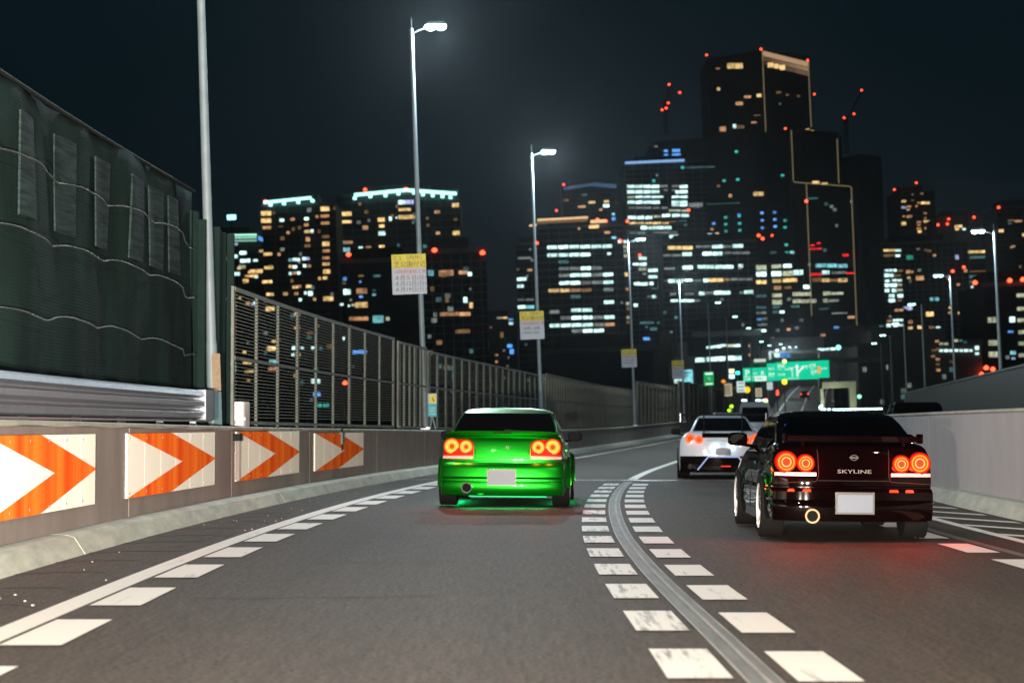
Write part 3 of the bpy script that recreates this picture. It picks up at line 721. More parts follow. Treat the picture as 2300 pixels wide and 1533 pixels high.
def make_car(sp, root):
    W_ = sp['w']; L = sp['len']; wy = sp['wheels']; ztop = sp['ztop']; zmax = ztop[0][1]
    def zt(y): return lerp_table(ztop, y)
    prof = sp['profile']                 # (z, y_rear, half width, corner radius, bow)
    flare = sp.get('flare', .02)
    rings = []
    for (z, yr, w, rc, bow) in prof:
        k = 1.0 if .22 < z < .72 else .25
        bul = lambda y, k=k: flare*k*(math.exp(-((y - wy[0])/.42)**2) + math.exp(-((y - wy[1])/.42)**2))
        zlow = .45
        zf = (lambda x, y, z=z: z if z < zlow else zlow + (z - zlow)*(zt(y) - zlow)/(zmax - zlow))
        rings.append(ring(yr, L - (.02 if z > .55 else 0), w, zf, rc, bow, bul))
    top = rings[-1]; cyy = L*.5
    for s, dz in ((.93, .012), (.75, .022), (.4, .03)):
        rings.append([(x*s, cyy + (y - cyy)*(1 - (1 - s)*.16), z + dz*(1 if True else 0)) for x, y, z in top])
    b = MB(); b.loft(rings)
    body = b.build('body', sp['paint'], root, smooth=30)
    # wheel arches
    cut = MB()
    for y in wy:
        for sx in (-1, 1):
            xs = (sx*(W_ - .30), sx*(W_ + .3)); R = sp['arch']
            cut.loft([[(x, y + R*math.cos(2*math.pi*i/32), sp['wr'] + .015 + R*math.sin(2*math.pi*i/32)) for i in range(32)] for x in xs])
    co = cut.build('cut', None)
    md = body.modifiers.new('b', 'BOOLEAN'); md.operation = 'DIFFERENCE'; md.object = co; md.solver = 'EXACT'
    dg = bpy.context.evaluated_depsgraph_get(); nm = bpy.data.meshes.new_from_object(body.evaluated_get(dg))
    body.modifiers.clear(); body.data = nm; bpy.data.objects.remove(co)
    nm.shade_smooth(); nm.set_sharp_from_angle(angle=math.radians(32))
    # cabin
    cb = sp['cabin']; crings = []
    for (z, yr, yf, w, rc, bow) in cb:
        crings.append(ring(yr, yf, w, z, rc, bow, lambda y: 0, bf=.16, p=4.0))
    n = len(crings[0]); V = [p for r in crings for p in r]
    grp = {'cabin': [], 'rear_window': [], 'side_window': [], 'side_window ': [], 'side_window  ': [], 'side_window   ': [], 'windscreen': []}
    for k in range(len(crings) - 1):
        for j in range(n):
            a = k*n + j; bb = k*n + (j+1) % n; f = (a, bb, bb + n, a + n); nmx = 'cabin'
            xm = abs(sum(V[i][0] for i in f)/4)/ (sum(max(abs(p[0]) for p in crings[kk]) for kk in (k, k+1))/2)
            ym = sum(V[i][1] for i in f)/4
            glassrow = sp['grow'][0] <= k < sp['grow'][1]
            if glassrow:
                if j < NR - 1 and xm < sp.get('gx', .93): nmx = 'rear_window'
                elif NR - 1 + 2 <= j < NR + NS - 2 or 2*NR + NS - 1 + 2 <= j < 2*NR + 2*NS - 3:
                    yy = (ym - crings[k][NR][1])/(crings[k][NR + NS][1] - crings[k][NR][1] + 1e-6)
                    nmx = 'side_window' + ' '*((j > NR + NS) + 2*(yy > sp.get('bp', .5))) if abs(yy - sp.get('bp', .5)) > .03 and .12 < yy < .93 else 'cabin'
                elif NR + NS <= j < 2*NR + NS - 1 and xm < .93: nmx = 'windscreen'
            grp[nmx].append(f)
    roof = crings[-1]; i0 = len(V)
    cyy = sum(p[1] for p in roof)/len(roof)
    for s, dz in ((.9, .014), (.6, .03), (.2, .036)):
        V += [(x*s, cyy + (y - cyy)*s, z + dz) for x, y, z in roof]
    m0 = (len(crings) - 1)*n
    for k in range(3):
        for j in range(n): grp['cabin'].append(((m0 if k == 0 else i0 + (k-1)*n) + j, (m0 if k == 0 else i0 + (k-1)*n) + (j+1) % n, i0 + k*n + (j+1) % n, i0 + k*n + j))
    grp['cabin'].append(tuple(i0 + 2*n + j for j in range(n)))
    for nm_, fs in grp.items():
        used = sorted({i for f in fs for i in f}); mp = {u: q for q, u in enumerate(used)}
        c = MB(); c.v = [V[i] for i in used]; c.f = [tuple(mp[i] for i in f) for f in fs]
        mt = sp['paint'] if nm_ == 'cabin' else (sp.get('rglass') or M['glass'])
        if nm_ == 'cabin' and sp.get('roofpaint'): mt = sp['roofpaint']
        c.build(nm_.strip(), mt, root, smooth=32)
    # wheels
    for y in wy:
        for sx in (-1, 1):
            xo = sx*(W_ + flare + .004); xi = xo - sx*sp.get('tw', .235); r = sp['wr']
            C = lambda x, rr: [(x, y + rr*math.cos(2*math.pi*i/36), r + rr*math.sin(2*math.pi*i/36)) for i in range(36)]
            ty = MB().loft([C(xi, r*.72), C(xi, r*.96), C(xi + sx*.02, r), C(xo - sx*.02, r), C(xo, r*.96), C(xo + sx*.004, r*.78), C(xo - sx*.01, r*.715), C(xi + sx*.02, r*.70)]).build('tyre', M['rubber'], root, smooth=True)
            rm = MB(); rr = r*.72
            rm.loft([C(xo - sx*.012, rr), C(xo + sx*.002, rr*.985), C(xo - sx*.02, rr*.93), C(xo - sx*.09, rr*.90)], caps=False)
            rm.loft([C(xo - sx*.10, rr*.9), C(xo - sx*.115, rr*.9)])
            rim = rm.build('rim', M['rim'], ty, smooth=True)
            sk = MB()
            for q in range(5):
                a = 2*math.pi*q/5 + .3; u = Vector((0, math.cos(a), math.sin(a))); v_ = Vector((0, -math.sin(a), math.cos(a))); c0 = Vector((0, y, r))
                def P(rad, wd, x): return c0 + u*rad + v_*wd + Vector((x, 0, 0))
                sk.loft([[P(.04, -.03, xo - sx*.045), P(.04, .03, xo - sx*.045), P(.04, .03, xo - sx*.08), P(.04, -.03, xo - sx*.08)],
                         [P(rr*.95, -.022, xo - sx*.01), P(rr*.95, .022, xo - sx*.01), P(rr*.95, .022, xo - sx*.05), P(rr*.95, -.022, xo - sx*.05)]])
            sk.loft([C(xo - sx*.04, .065), C(xo - sx*.09, .07)]); sk.build('spokes', M['rim'], ty)
    # underbody keeps the ground from showing through
    MB().box(-W_ + .31, W_ - .31, .35, L - .3, .21, .32).build('underbody', M['rubber'], root)
    return body


def surf(sp, x, z):
    P = sp['profile']; k = 0
    while k < len(P) - 2 and P[k+1][0] < z: k += 1
    t = max(0, min(1, (z - P[k][0])/max(1e-6, P[k+1][0] - P[k][0]))); g = lambda i: P[k][i] + (P[k+1][i] - P[k][i])*t
    yr, w, rc, bow = g(1), g(2), g(3), g(4); s = min(.999, abs(x)/w)
    return yr + bow*s*s + rc*(1 - (1 - s**3.2)**(1/3.2))


def tail_lamp(root, sp, x, z, r, style, watt):
    y = surf(sp, abs(x) - r*.2 if abs(x) > .6 else x, z) - .028
    h = MB().ann(x, y + .010, z, 0, r*(1.26 if style == 'red' else 1.12), .14, 36).build('tail_lamp', M['glow_lens_halo'], root)  # glowing lens disc behind the rings, widened as a red halo for bloom
    MB().ann(x, y + .004, z, r*.97, r*1.10, .02, 36).build('outer_ring', M['glow_rim'], h)
    if style == 'dots':
        n = 14
        for k in range(n):
            a = 2*math.pi*k/n
            MB().ann(x + r*.76*math.cos(a), y - .002, z + r*.76*math.sin(a), 0, r*.12, .02, 10).build('led', M['glow_ring'], h)
        MB().ann(x, y + .002, z, r*.50, r*.98, .02, 36).build('ring', M['glow_rim'], h)
        MB().ann(x, y, z, 0, r*.34, .02, 20).build('centre', M['glow_mid'], h)
    elif style == 'red':
        MB().ann(x, y + .002, z, r*.30, r*.96, .02, 36).build('ring', M['glow_red'], h)
        MB().ann(x, y - .002, z, r*.80, r*.93, .02, 36).build('bright_ring', M['glow_ring'], h)
        MB().ann(x, y - .004, z, r*.46, r*.56, .02, 36).build('inner_ring', M['glow_in'], h)
        MB().ann(x, y + .001, z, 0, r*.26, .02, 24).build('centre', M['glow_mid'], h)
    else:
        MB().ann(x, y, z, r*.34, r*.96, .02, 36).build('ring', M['glow_ring'], h)
        MB().ann(x, y - .004, z, r*.60, r*.74, .02, 36).build('inner_ring', M['glow_in'], h)
        MB().ann(x, y + .001, z, 0, r*.31, .02, 24).build('centre', M['glow_mid'], h)
    light('lamp_light', 'POINT', (1.0, .035, .012), watt, h, Matrix.Translation((x, y - .10, z)), shadow_soft_size=.05)


def mirror(root, x, y, z, m, s=1.0):
    sx = math.copysign(1, x); R = []
    for t_, k in ((0, .8), (.04, 1), (.10, 1), (.15, .82), (.17, .35)):
        R.append([(x + .11*s*k*math.copysign(abs(math.cos(a))**.6, math.cos(a)), y + t_, z + .075*s*k*math.copysign(abs(math.sin(a))**.6, math.sin(a))) for a in [2*math.pi*i/20 for i in range(20)]])
    h = MB().loft(R).build('side_mirror', m, root, smooth=True)
    MB().loft([[(x + .09*s*math.cos(a), y - .003 - .012*math.cos(a)*sx - .01*math.sin(a), z + .058*s*math.sin(a)) for a in [2*math.pi*i/16 for i in range(16)]], [(x + .09*s*math.cos(a), y + .004, z + .058*s*math.sin(a)) for a in [2*math.pi*i/16 for i in range(16)]]]).build('mirror_glass', M['rubber'], h)
    MB().loft([[(x - sx*.05, y + .05, z - .04), (x - sx*.05, y + .12, z - .04), (x - sx*.05, y + .12, z - .075), (x - sx*.05, y + .05, z - .075)],
               [(x - sx*.24, y + .09, z - .07), (x - sx*.24, y + .15, z - .07), (x - sx*.24, y + .15, z - .11), (x - sx*.24, y + .09, z - .11)]]).build('mirror_arm', m, h)


def plate(root, x, z, w, h, y, dark=True):
    if dark: MB().box(x - w/2 - .02, x + w/2 + .02, y + .004, y + .05, z - h/2 - .02, z + h/2 + .025).build('plate_recess', M['black'], root)
    MB().box(x - w/2, x + w/2, y - .012, y + .003, z - h/2, z + h/2).build('licence_plate', M['plate'], root)


def seams(root, sp, lines, r=.004, m='seamdark', name='panel_gap', lift=.0015):
    for ln in lines:
        pts = []
        for (x0, z0), (x1, z1) in zip(ln, ln[1:]):
            for i in range(9): t = i/8; x, z = x0 + (x1 - x0)*t, z0 + (z1 - z0)*t; pts.append((x, surf(sp, x, z) - lift, z))
        q = [pts[0]] + [b for a, b in zip(pts, pts[1:]) if (Vector(a) - Vector(b)).length > 1e-4]
        MB().tube(q, r, 5).build(name, M[m], root)


def side_lines(root, sp, sx, ys, z0, z1):
    for y in ys:
        w = sp['w']; MB().tube([(sx*(w + .0), y, z0), (sx*(w + .003), y, (z0 + z1)/2), (sx*(w - .05), y - .02, z1)], .005, 5).build('door_gap', M['seamdark'], root)


# ---- green saloon
gy = zat(1130, -1.66); GY = 28.15
G = thing('green_car', 'bright green four-door sports saloon with green underglow in the left lane', 'car', (-0.152, GY, 0), math.radians(-3.0))
G.matrix_basis = Matrix.Translation((-0.152, GY, 0)) @ Matrix.Rotation(math.radians(-3.0), 4, 'Z') @ Matrix.Rotation(math.radians(0.5), 4, 'Y')
gs = dict(w=.865, len=4.6, wheels=(.95, 3.62), arch=.345, wr=.325, paint=M['green'], flare=.075, deep=True, tw=.25,
          ztop=[(0, 1.03), (.7, 1.04), (1.4, .97), (3.1, .97), (3.6, .90), (4.5, .72)],
          profile=[(.165, .16, .84, .10, .06), (.18, .06, .865, .10, .06), (.24, .03, .87, .09, .05), (.33, .02, .87, .09, .05), (.365, .03, .865, .09, .05), (.375, .055, .86, .09, .05),
                   (.405, .055, .86, .09, .05), (.415, .015, .87, .09, .05), (.44, .0, .875, .09, .05), (.55, .005, .875, .09, .05), (.60, .02, .87, .10, .05), (.632, .05, .86, .10, .05), (.64, .085, .85, .10, .05),
                   (.65, .085, .85, .10, .05), (.657, .062, .852, .10, .05), (.70, .06, .855, .10, .05), (.80, .075, .855, .10, .05), (.92, .105, .845, .12, .05), (.98, .13, .82, .13, .05), (1.015, .165, .78, .14, .06), (1.03, .20, .745, .14, .06)],
          cabin=[(.97, .52, 3.55, .775, .10, .04), (1.045, .60, 3.45, .765, .10, .04), (1.16, .83, 3.18, .735, .10, .045), (1.27, 1.08, 2.93, .695, .10, .05), (1.345, 1.28, 2.76, .655, .10, .05), (1.375, 1.38, 2.68, .625, .10, .05), (1.392, 1.46, 2.62, .59, .10, .05)],
          grow=(1, 4), gx=.95, bp=.52)
make_car(gs, G)
# trunk spoiler lip, lamps, plate, exhaust
sl = MB(); R = []
for i in range(17):
    x = -.80 + 1.6*i/16; e = 1 - (abs(x)/.80)**6; y = .16 + .06*(x/.8)**2
    R.append([(x, y + .20, 1.03), (x, y, 1.02), (x, y - .055, 1.05 + .02*e), (x, y - .05, 1.062 + .022*e), (x, y + .06, 1.058 + .012*e), (x, y + .22, 1.04)])
sl.loft(R); sl.build('spoiler', M['green'], G, smooth=40)
MB().box(-.13, .13, .098, .125, 1.05, 1.066).build('brake_light_strip', M['rubber'], G)
for sx in (-1, 1):
    # red lens panel wrapping each lamp pair
    P = [(sx*.40, .73), (sx*.405, .90), (sx*.46, .965), (sx*.835, .965), (sx*.848, .80), (sx*.85, .70), (sx*.41, .70)]
    def lens_panel(P, z0, z1, xa, xb, nm, mt, root, sp, th=.008, rad=None):
        N = 18; g_ = MB(); front = []; 
        for i in range(N + 1):
            x = xa + (xb - xa)*i/N; u = i/N
            top = z1 if not rad else z1 - rad*max(0, 1 - u/.18)**2 - rad*.3*max(0, (u - .85)/.15)**2
            col = [(x, surf(sp, x, z) - th, z) for z in [z0 + (top - z0)*q/5 for q in range(6)]]
            colb = [(a, b + .03, c) for a, b, c in col]
            front.append(col + colb[::-1])
        g_.loft(front); return g_.build(nm, mt, root, smooth=35)
    lens_panel(None, .735, .962, sx*.405, sx*.835, 'lamp_panel', M['redlens'], G, gs, rad=.06)
    lens_panel(None, .692, .726, sx*.41, sx*.842, 'reflector_strip', M['reflector'], G, gs)
    tail_lamp(G, gs, sx*.716, .862, .104, 'ring', 12); tail_lamp(G, gs, sx*.512, .857, .090, 'ring', 10)
seams(G, gs, [[(-.385, .96), (-.372, .70), (-.40, .67), (-.84, .66)], [(.385, .96), (.372, .70), (.40, .67), (.84, .66)], [(-.37, .70), (.37, .70)]], .0035)
MB().ann(.076, surf(gs, .076, .85) - .012, .85, 0, .022, .02, 16).build('boot_lock', M['black'], G); MB().ann(.076, surf(gs, .076, .85) - .016, .85, 0, .011, .01, 12).build('key_plate', M['rubber'], G)
plate(G, 0, .43, .370, .185, -.012)
ex = MB(); ex.v = []
A = Vector((-.455, .32, .245)); B = Vector((-.49, -.05, .285)); d = (B - A).normalized()
def pipe(mb, A, B, r0, r1, n=24):
    d = (B - A).normalized(); u = d.cross(Vector((0, 0, 1))).normalized(); w = d.cross(u)
    C = lambda P, r: [P + u*r*math.cos(2*math.pi*i/n) + w*r*math.sin(2*math.pi*i/n) for i in range(n)]
    mb.loft([C(A, r1), C(B, r1), C(B, r0), C(B + (A - B).normalized()*.05, r0*.98)]); return mb
pipe(MB(), A, B, .062, .078).build('exhaust_pipe', M['chrome'], G, smooth=40)
bd = (B - A).normalized(); MB().loft([[B - bd*.012 + Vector((.058*math.cos(a), 0, .058*math.sin(a))) for a in [2*math.pi*i/18 for i in range(18)]], [B - bd*.03 + Vector((.058*math.cos(a), 0, .058*math.sin(a))) for a in [2*math.pi*i/18 for i in range(18)]]]).build('exhaust_bore', M['rubber'], G)
pipe(MB(), Vector((-.27, .5, .26)), Vector((-.30, .06, .27)), .07, .085).build('muffler', M['green'], G, smooth=40)
mirror(G, .98, 2.55, 1.005, M['rubber']); mirror(G, -.98, 2.55, 1.005, M['rubber'])
MB().tube([(.0, .70, 1.10), (.14, .68, 1.085), (.50, .66, 1.075)], .011, 6).build('rear_wiper', M['black'], G)
for sx in (-1, 1):
    MB().box(sx*.87 - .02, sx*.87 + .03, 1.35, 3.2, .16, .27).build('side_skirt', M['green'], G)
    side_lines(G, gs, sx, (1.55, 2.45, 3.2), .25, .93)
    MB().box(sx*.868 - .01, sx*.868 + .012, 1.7, 1.9, .78, .81).build('door_handle', M['green'], G)
# fender flare plates bolted over the right rear wheel
for sx in (-1, 1):
    for y in (.95, 3.62):
        R = []
        for i in range(15):
            a = math.radians(-8 + 196*i/14); ca, sa = math.cos(a), math.sin(a)
            R.append([(sx*(.87), y + .44*ca, .34 + .42*sa), (sx*.955, y + .385*ca, .34 + .37*sa), (sx*.958, y + .355*ca, .34 + .345*sa), (sx*.87, y + .35*ca, .34 + .34*sa)])
        MB().loft(R).build('wheel_flare', M['green'], G, smooth=40)
# green underglow: tubes under the floor with their light
GL = (.0, 1.0, .26)
M['glowgreen'] = emit('underglow_tube', (.01, 1.0, .22), 2)
for nm, a_, b_ in (('underglow_tube', (-.5, .55, .15), (.62, .55, .15)), ('underglow_tube', (-.72, 1.5, .13), (-.72, 3.1, .13)), ('underglow_tube', (.72, 1.5, .13), (.72, 3.1, .13))):
    MB().tube([a_, b_], .011, 6).build(nm, M['glowgreen'], G)
light('underglow_light', 'AREA', GL, 10, G, Matrix.Translation((.05, .12, .13)), shape='RECTANGLE', size=1.2, size_y=.06)
light('underglow_light', 'AREA', GL, 16, G, Matrix.Translation((-.80, 2.2, .13)), shape='RECTANGLE', size=.06, size_y=2.2)
light('underglow_light', 'AREA', GL, 16, G, Matrix.Translation((.80, 2.2, .13)), shape='RECTANGLE', size=.06, size_y=2.2)

# ---- black saloon, nearest
B_ = thing('black_car', 'glossy black sports saloon with round red tail lamps and rear wing, right lane', 'car')
B_.matrix_basis = Matrix.Translation((3.385, 19.75, 0)) @ Matrix.Rotation(math.radians(-1.4), 4, 'Z') @ Matrix.Rotation(math.radians(0.6), 4, 'Y')
bs = dict(w=.80, len=4.55, wheels=(.95, 3.60), arch=.345, wr=.325, paint=M['blackpaint'], flare=.05, deep=True, tw=.24,
          ztop=[(0, .965), (.7, .98), (1.3, .93), (3.1, .93), (3.6, .86), (4.4, .68)],
          profile=[(.20, .14, .77, .10, .06), (.215, .04, .80, .10, .06), (.30, .02, .80, .09, .05), (.40, .015, .80, .09, .05), (.41, .02, .80, .09, .05), (.42, .008, .802, .09, .05), (.50, .01, .80, .09, .05), (.525, .03, .795, .10, .05), (.535, .075, .79, .10, .05),
                   (.55, .075, .79, .10, .05), (.56, .055, .79, .10, .05), (.66, .055, .79, .10, .05), (.78, .07, .785, .10, .05), (.87, .095, .77, .12, .05), (.925, .12, .745, .13, .05), (.955, .15, .71, .14, .06), (.965, .19, .68, .14, .06)],
          cabin=[(.90, .45, 3.5, .725, .10, .04), (.975, .55, 3.38, .705, .10, .04), (1.08, .80, 3.12, .68, .10, .045), (1.18, 1.05, 2.88, .645, .10, .05), (1.245, 1.25, 2.74, .61, .10, .05), (1.272, 1.36, 2.66, .58, .10, .05), (1.284, 1.44, 2.6, .54, .10, .05)],
          grow=(1, 4), gx=.95, bp=.52, rglass=M['glass_clear'])
make_car(bs, B_)
sl = MB(); R = []
for i in range(17):
    x = -.665 + 1.33*i/16; y = .10 + .05*(x/.66)**2
    R.append([(x, y + .16, 1.035), (x, y, 1.058), (x, y - .03, 1.05), (x, y - .015, 1.0), (x, y + .16, .995)])
wing = sl.loft(R).build('rear_wing', M['blackpaint'], B_, smooth=40)
for sx in (-1, 1):
    MB().box(sx*.672 - .012, sx*.672 + .012, .06, .30, .985, 1.08).build('end_plate', M['blackpaint'], wing)
    MB().box(sx*.50 - .015, sx*.50 + .015, .13, .28, .955, 1.03).build('wing_stay', M['blackpaint'], wing)
    tail_lamp(B_, bs, sx*.662, .790, .088, 'red', 21); tail_lamp(B_, bs, sx*.474, .780, .072, 'red', 16)
    lens_panel(None, .655, .688, sx*.37, sx*.775, 'reflector_strip', M['reflector'], B_, bs)
    MB().box(sx*.80 - .01, sx*.80 + .045, 1.35, 3.2, .17, .27).build('side_skirt', M['blackpaint'], B_)
    side_lines(B_, bs, sx, (1.52, 2.42, 3.2), .25, .86)
    MB().box(sx*.802 - .01, sx*.802 + .014, 1.68, 1.88, .74, .77).build('door_handle', M['blackpaint'], B_)
MB().box(-.10, .10, .098, .12, 1.015, 1.03).build('brake_light_strip', M['redlens'], wing)
seams(B_, bs, [[(-.355, .94), (-.345, .66), (-.37, .60), (-.78, .58)], [(.355, .94), (.345, .66), (.37, .60), (.78, .58)], [(-.35, .61), (.35, .61)]], .0035)
plate(B_, .005, .388, .345, .172, -.004)
MB().box(-.17, .17, -.012, .02, .485, .498).build('plate_lamp', M['chrome'], B_)
pipe(MB(), Vector((-.40, .35, .262)), Vector((-.42, -.05, .262)), .055, .072).build('exhaust_pipe', mat('burnt_steel', (.16, .10, .05), .5, .6), B_, smooth=40)
MB().ann(-.42, -.035, .262, 0, .054, .02, 20).build('exhaust_bore', M['rubber'], B_)
em = MB().ann(0, 0, 0, .022, .028, .008, 24); em.v = [(x*1.35, y, z) for x, y, z in em.v]; em.box(-.045, .045, 0, .008, -.006, .006)
em.build('emblem', M['chrome'], B_, loc=(.005, surf(bs, 0, .84) - .012, .84))
text('lettering', 'SKYLINE', .052, mat('dull_badge', (.07, .06, .055), .4, .5), B_, Matrix.Translation((.005, surf(bs, 0, .69) - .008, .685)), .003, 'CENTER', 1.75)
mirror(B_, -.93, 2.5, 1.0, M['blackpaint'], 1.0); mirror(B_, .93, 2.5, 1.0, M['blackpaint'])
# inside: seats, rear deck, lit screen
MB().box(-.62, .62, .75, 1.35, .80, .93).build('parcel_shelf', M['black'], B_)
for x in (-.33, .33):
    MB().loft([[(x - .22, 2.0, .6), (x + .22, 2.0, .6), (x + .22, 2.1, .6), (x - .22, 2.1, .6)], [(x - .20, 1.85, 1.08), (x + .20, 1.85, 1.08), (x + .20, 1.95, 1.08), (x - .20, 1.95, 1.08)], [(x - .11, 1.84, 1.2), (x + .11, 1.84, 1.2), (x + .11, 1.93, 1.2), (x - .11, 1.93, 1.2)]]).build('seat', M['black'], B_)
MB().box(-.40, -.20, 2.62, 2.64, 1.09, 1.17).build('lit_screen', emit('dash_screen', (.10, .16, .95), 1.6, vary=.3), B_)

# ---- white coupe with big wing
Cc = thing('white_coupe', 'white wide sports coupe with tall black rear wing and four LED ring lamps', 'car')
Cc.matrix_basis = Matrix.Translation((4.63, 43.7, 0)) @ Matrix.Rotation(math.radians(-5), 4, 'Z')
M['greywhite'] = M['whitepaint']
cs = dict(w=.955, len=4.6, wheels=(.98, 3.76), arch=.36, wr=.345, paint=M['whitepaint'], flare=.05, deep=True, tw=.28,
          ztop=[(0, 1.02), (.7, 1.03), (1.4, .97), (3.1, .95), (3.6, .87), (4.4, .68)],
          profile=[(.16, .18, .90, .12, .06), (.18, .10, .95, .12, .06), (.30, .03, .96, .12, .06), (.46, .01, .96, .12, .06), (.49, .0, .96, .12, .06), (.56, .01, .96, .12, .05), (.70, .03, .955, .12, .05), (.84, .05, .94, .13, .05), (.93, .085, .89, .15, .05), (.985, .12, .82, .16, .05), (1.02, .18, .74, .16, .06)],
          cabin=[(.95, .35, 3.5, .74, .12, .04), (1.03, .50, 3.4, .72, .12, .04), (1.14, .80, 3.15, .67, .12, .05), (1.26, 1.15, 2.9, .61, .12, .05), (1.34, 1.45, 2.7, .56, .12, .05), (1.375, 1.62, 2.6, .52, .12, .05), (1.39, 1.7, 2.5, .48, .12, .05)],
          grow=(0, 4), gx=.93, bp=.6)
make_car(cs, Cc)
R = []
for i in range(13):
    x = -.93 + 1.86*i/12; R.append([(x, .30, 1.405), (x, .08, 1.425), (x, .06, 1.415), (x, .10, 1.392), (x, .30, 1.388)])
cw = MB().loft(R).build('rear_wing', M['rubber'], Cc, smooth=40)
for sx in (-1, 1):
    MB().box(sx*.935 - .008, sx*.935 + .008, .04, .34, 1.25, 1.44).build('end_plate', M['whitepaint'], cw)
    MB().box(sx*.42 - .012, sx*.42 + .012, .16, .30, 1.0, 1.40).build('wing_stay', M['rubber'], cw)
    tail_lamp(Cc, cs, sx*.72, .885, .092, 'dots', .8); tail_lamp(Cc, cs, sx*.525, .86, .078, 'dots', .6)
    mirror(Cc, sx*1.05, 2.5, 1.03, M['rubber'])
lens_panel(None, .905, 1.005, -.46, .46, 'black_garnish', M['blackpaint'], Cc, cs)
text('lettering', 'NISMO Performance', .075, mat('grey_lettering', (.18, .20, .21), .5), Cc, Matrix.Translation((0, surf(cs, 0, .80) - .02, .82)), .002, 'CENTER', 1.1)
for x in (-.17, .17): 
    MB().box(x - .075, x + .075, -.02, .03, .715, .735).build('plate_lamp', emit('plate_lamp_white', (.75, .93, 1.0), 9), Cc)
    light('plate_light', 'POINT', (.8, .95, 1), .9, Cc, Matrix.Translation((x, -.05, .69)), shadow_soft_size=.04)
plate(Cc, 0, .60, .33, .165, -.012, False)
# black diffuser with pale trapezoid trim
R = []
for i in range(17):
    x = -.945 + 1.89*i/16; y = surf(cs, x, .40) - .035; zt_ = .50 if abs(x) < .42 else .50; R.append([(x, y + .2, .14), (x, y + .02, .14), (x, y, .30), (x, y, zt_), (x, y + .05, zt_)])
df = MB().loft(R).build('diffuser', M['blackpaint'], Cc, smooth=30)
yb = surf(cs, 0, .4) - .05
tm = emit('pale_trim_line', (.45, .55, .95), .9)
for a_, b_ in (((-.33, yb, .485), (.33, yb, .485)), ((-.33, yb, .485), (-.56, yb + .02, .20)), ((.33, yb, .485), (.56, yb + .02, .20))):
    MB().tube([a_, b_], .016, 6).build('trim_line', tm, df)
MB().box(-.05, .16, yb - .012, yb, .27, .29).build('fog_light', emit('fog_red', (1, .05, .03), 1.5), df)
for x in (-.72, -.60, .60, .72): pipe(MB(), Vector((x, .2, .27)), Vector((x, -.03, .27)), .045, .056).build('exhaust_pipe', M['blackpaint'], df, smooth=40)
for k in range(5): MB().box(-.30 + .15*k - .006, -.30 + .15*k + .006, -.04, .1, .15, .25).build('fin', M['blackpaint'], df)

# ---- van / small cars further on
def far_car(name, lab, M0, w, zb, zr, paint_, lamps=True, lz=.8, ycab=.15, strength=1.0, L=4.3, light_bar=False):
    t = thing(name, lab, 'van' if 'van' in name else 'car'); t.matrix_basis = M0
    prof = [(.2, .06, w*.96, .1, .05), (.35, .0, w, .1, .04), (.55, 0, w, .1, .04), (zb*.9, .03, w*.98, .12, .04), (zb, .08, w*.93, .14, .05)]
    rr = [ring(yr, L, ww, z, rc, bow, lambda y: 0) for z, yr, ww, rc, bow in prof]
    b = MB().loft(rr).build('body', paint_, t, smooth=35)
    cabr = [(zb - .02, ycab, L*.78, w*.92), (zb + (zr - zb)*.25, ycab + .08, L*.74, w*.89), (zb + (zr - zb)*.82, ycab + .28, L*.66, w*.80), (zr, ycab + .45, L*.6, w*.72)]
    cr_ = [ring(a, c, ww, z, .12, .05, lambda y: 0) for z, a, c, ww in cabr]
    MB().loft(cr_).build('cabin', paint_, t, smooth=35)
    G_ = []
    for i in range(11):
        x = -1 + 2*i/10; z0, z1 = zb + (zr - zb)*.18, zb + (zr - zb)*.80
        G_.append([(x*w*.74, ycab + .03 + .05*x*x, z0), (x*w*.66, ycab + .24 + .05*x*x, z1), (x*w*.66, ycab + .35, z1), (x*w*.74, ycab + .3, z0)])
    MB().loft(G_).build('rear_window', M['glass'], t)
    for sx in (-1, 1):
        if lamps:
            MB().box(sx*w*.80 - .10, sx*w*.80 + .10, -.02, .06, lz - .06, lz + .06).build('tail_light', emit('tail_red', (1, .04, .02), 4*strength), t)
        for y in (.8, L - .9):
            MB().loft([[(sx*(w - q), y + .31*math.cos(2*math.pi*i/20), .31 + .31*math.sin(2*math.pi*i/20)) for i in range(20)] for q in (.22, .0)]).build('wheel', M['rubber'], t)
    MB().box(-.17, .17, -.025, -.005, .48, .60).build('licence_plate', M['plate'], t)
    return t


y = 92; X = (1695 - 1150)/F*y
v = far_car('white_van', 'pale boxy van with white roof ahead of the white coupe', Matrix.Translation((X, y, ez(y))) @ Matrix.Rotation(math.radians(-8), 4, 'Z'), .88, 1.1, 2.22, M['silverpaint'], ycab=.05)
for x, c_ in ((-.50, 'w'), (.15, 'w'), (.45, 'w')):
    MB().box(x - .12, x + .12, .7, .85, 2.27, 2.36).build('roof_light', emit('roof_light', (.65, .95, .95), 3), v)
y = 88; X = (1632 - 1150)/F*y
far_car('grey_car', 'low grey car half hidden behind the white coupe wing', Matrix.Translation((X, y, ez(y))) @ Matrix.Rotation(math.radians(-8), 4, 'Z'), .82, 1.1, 1.72, M['silverpaint'])
y = 420; X = (1812 - 1150)/F*y
far_car('distant_car', 'tiny car with red tail lights climbing the distant ramp', Matrix.Translation((X - .5, y, ez(y))) @ Matrix.Rotation(-head(y), 4, 'Z'), .85, .95, 1.45, M['blackpaint'], strength=2.2)
y = 60; X = (2045 - 1150)/F*y
far_car('dark_car', 'dark car roof showing over the right wall, on the opposite carriageway', Matrix.Translation((X, y, .35)) @ Matrix.Rotation(math.pi - .12, 4, 'Z'), .84, .95, 1.50, M['blackpaint'], lamps=False)
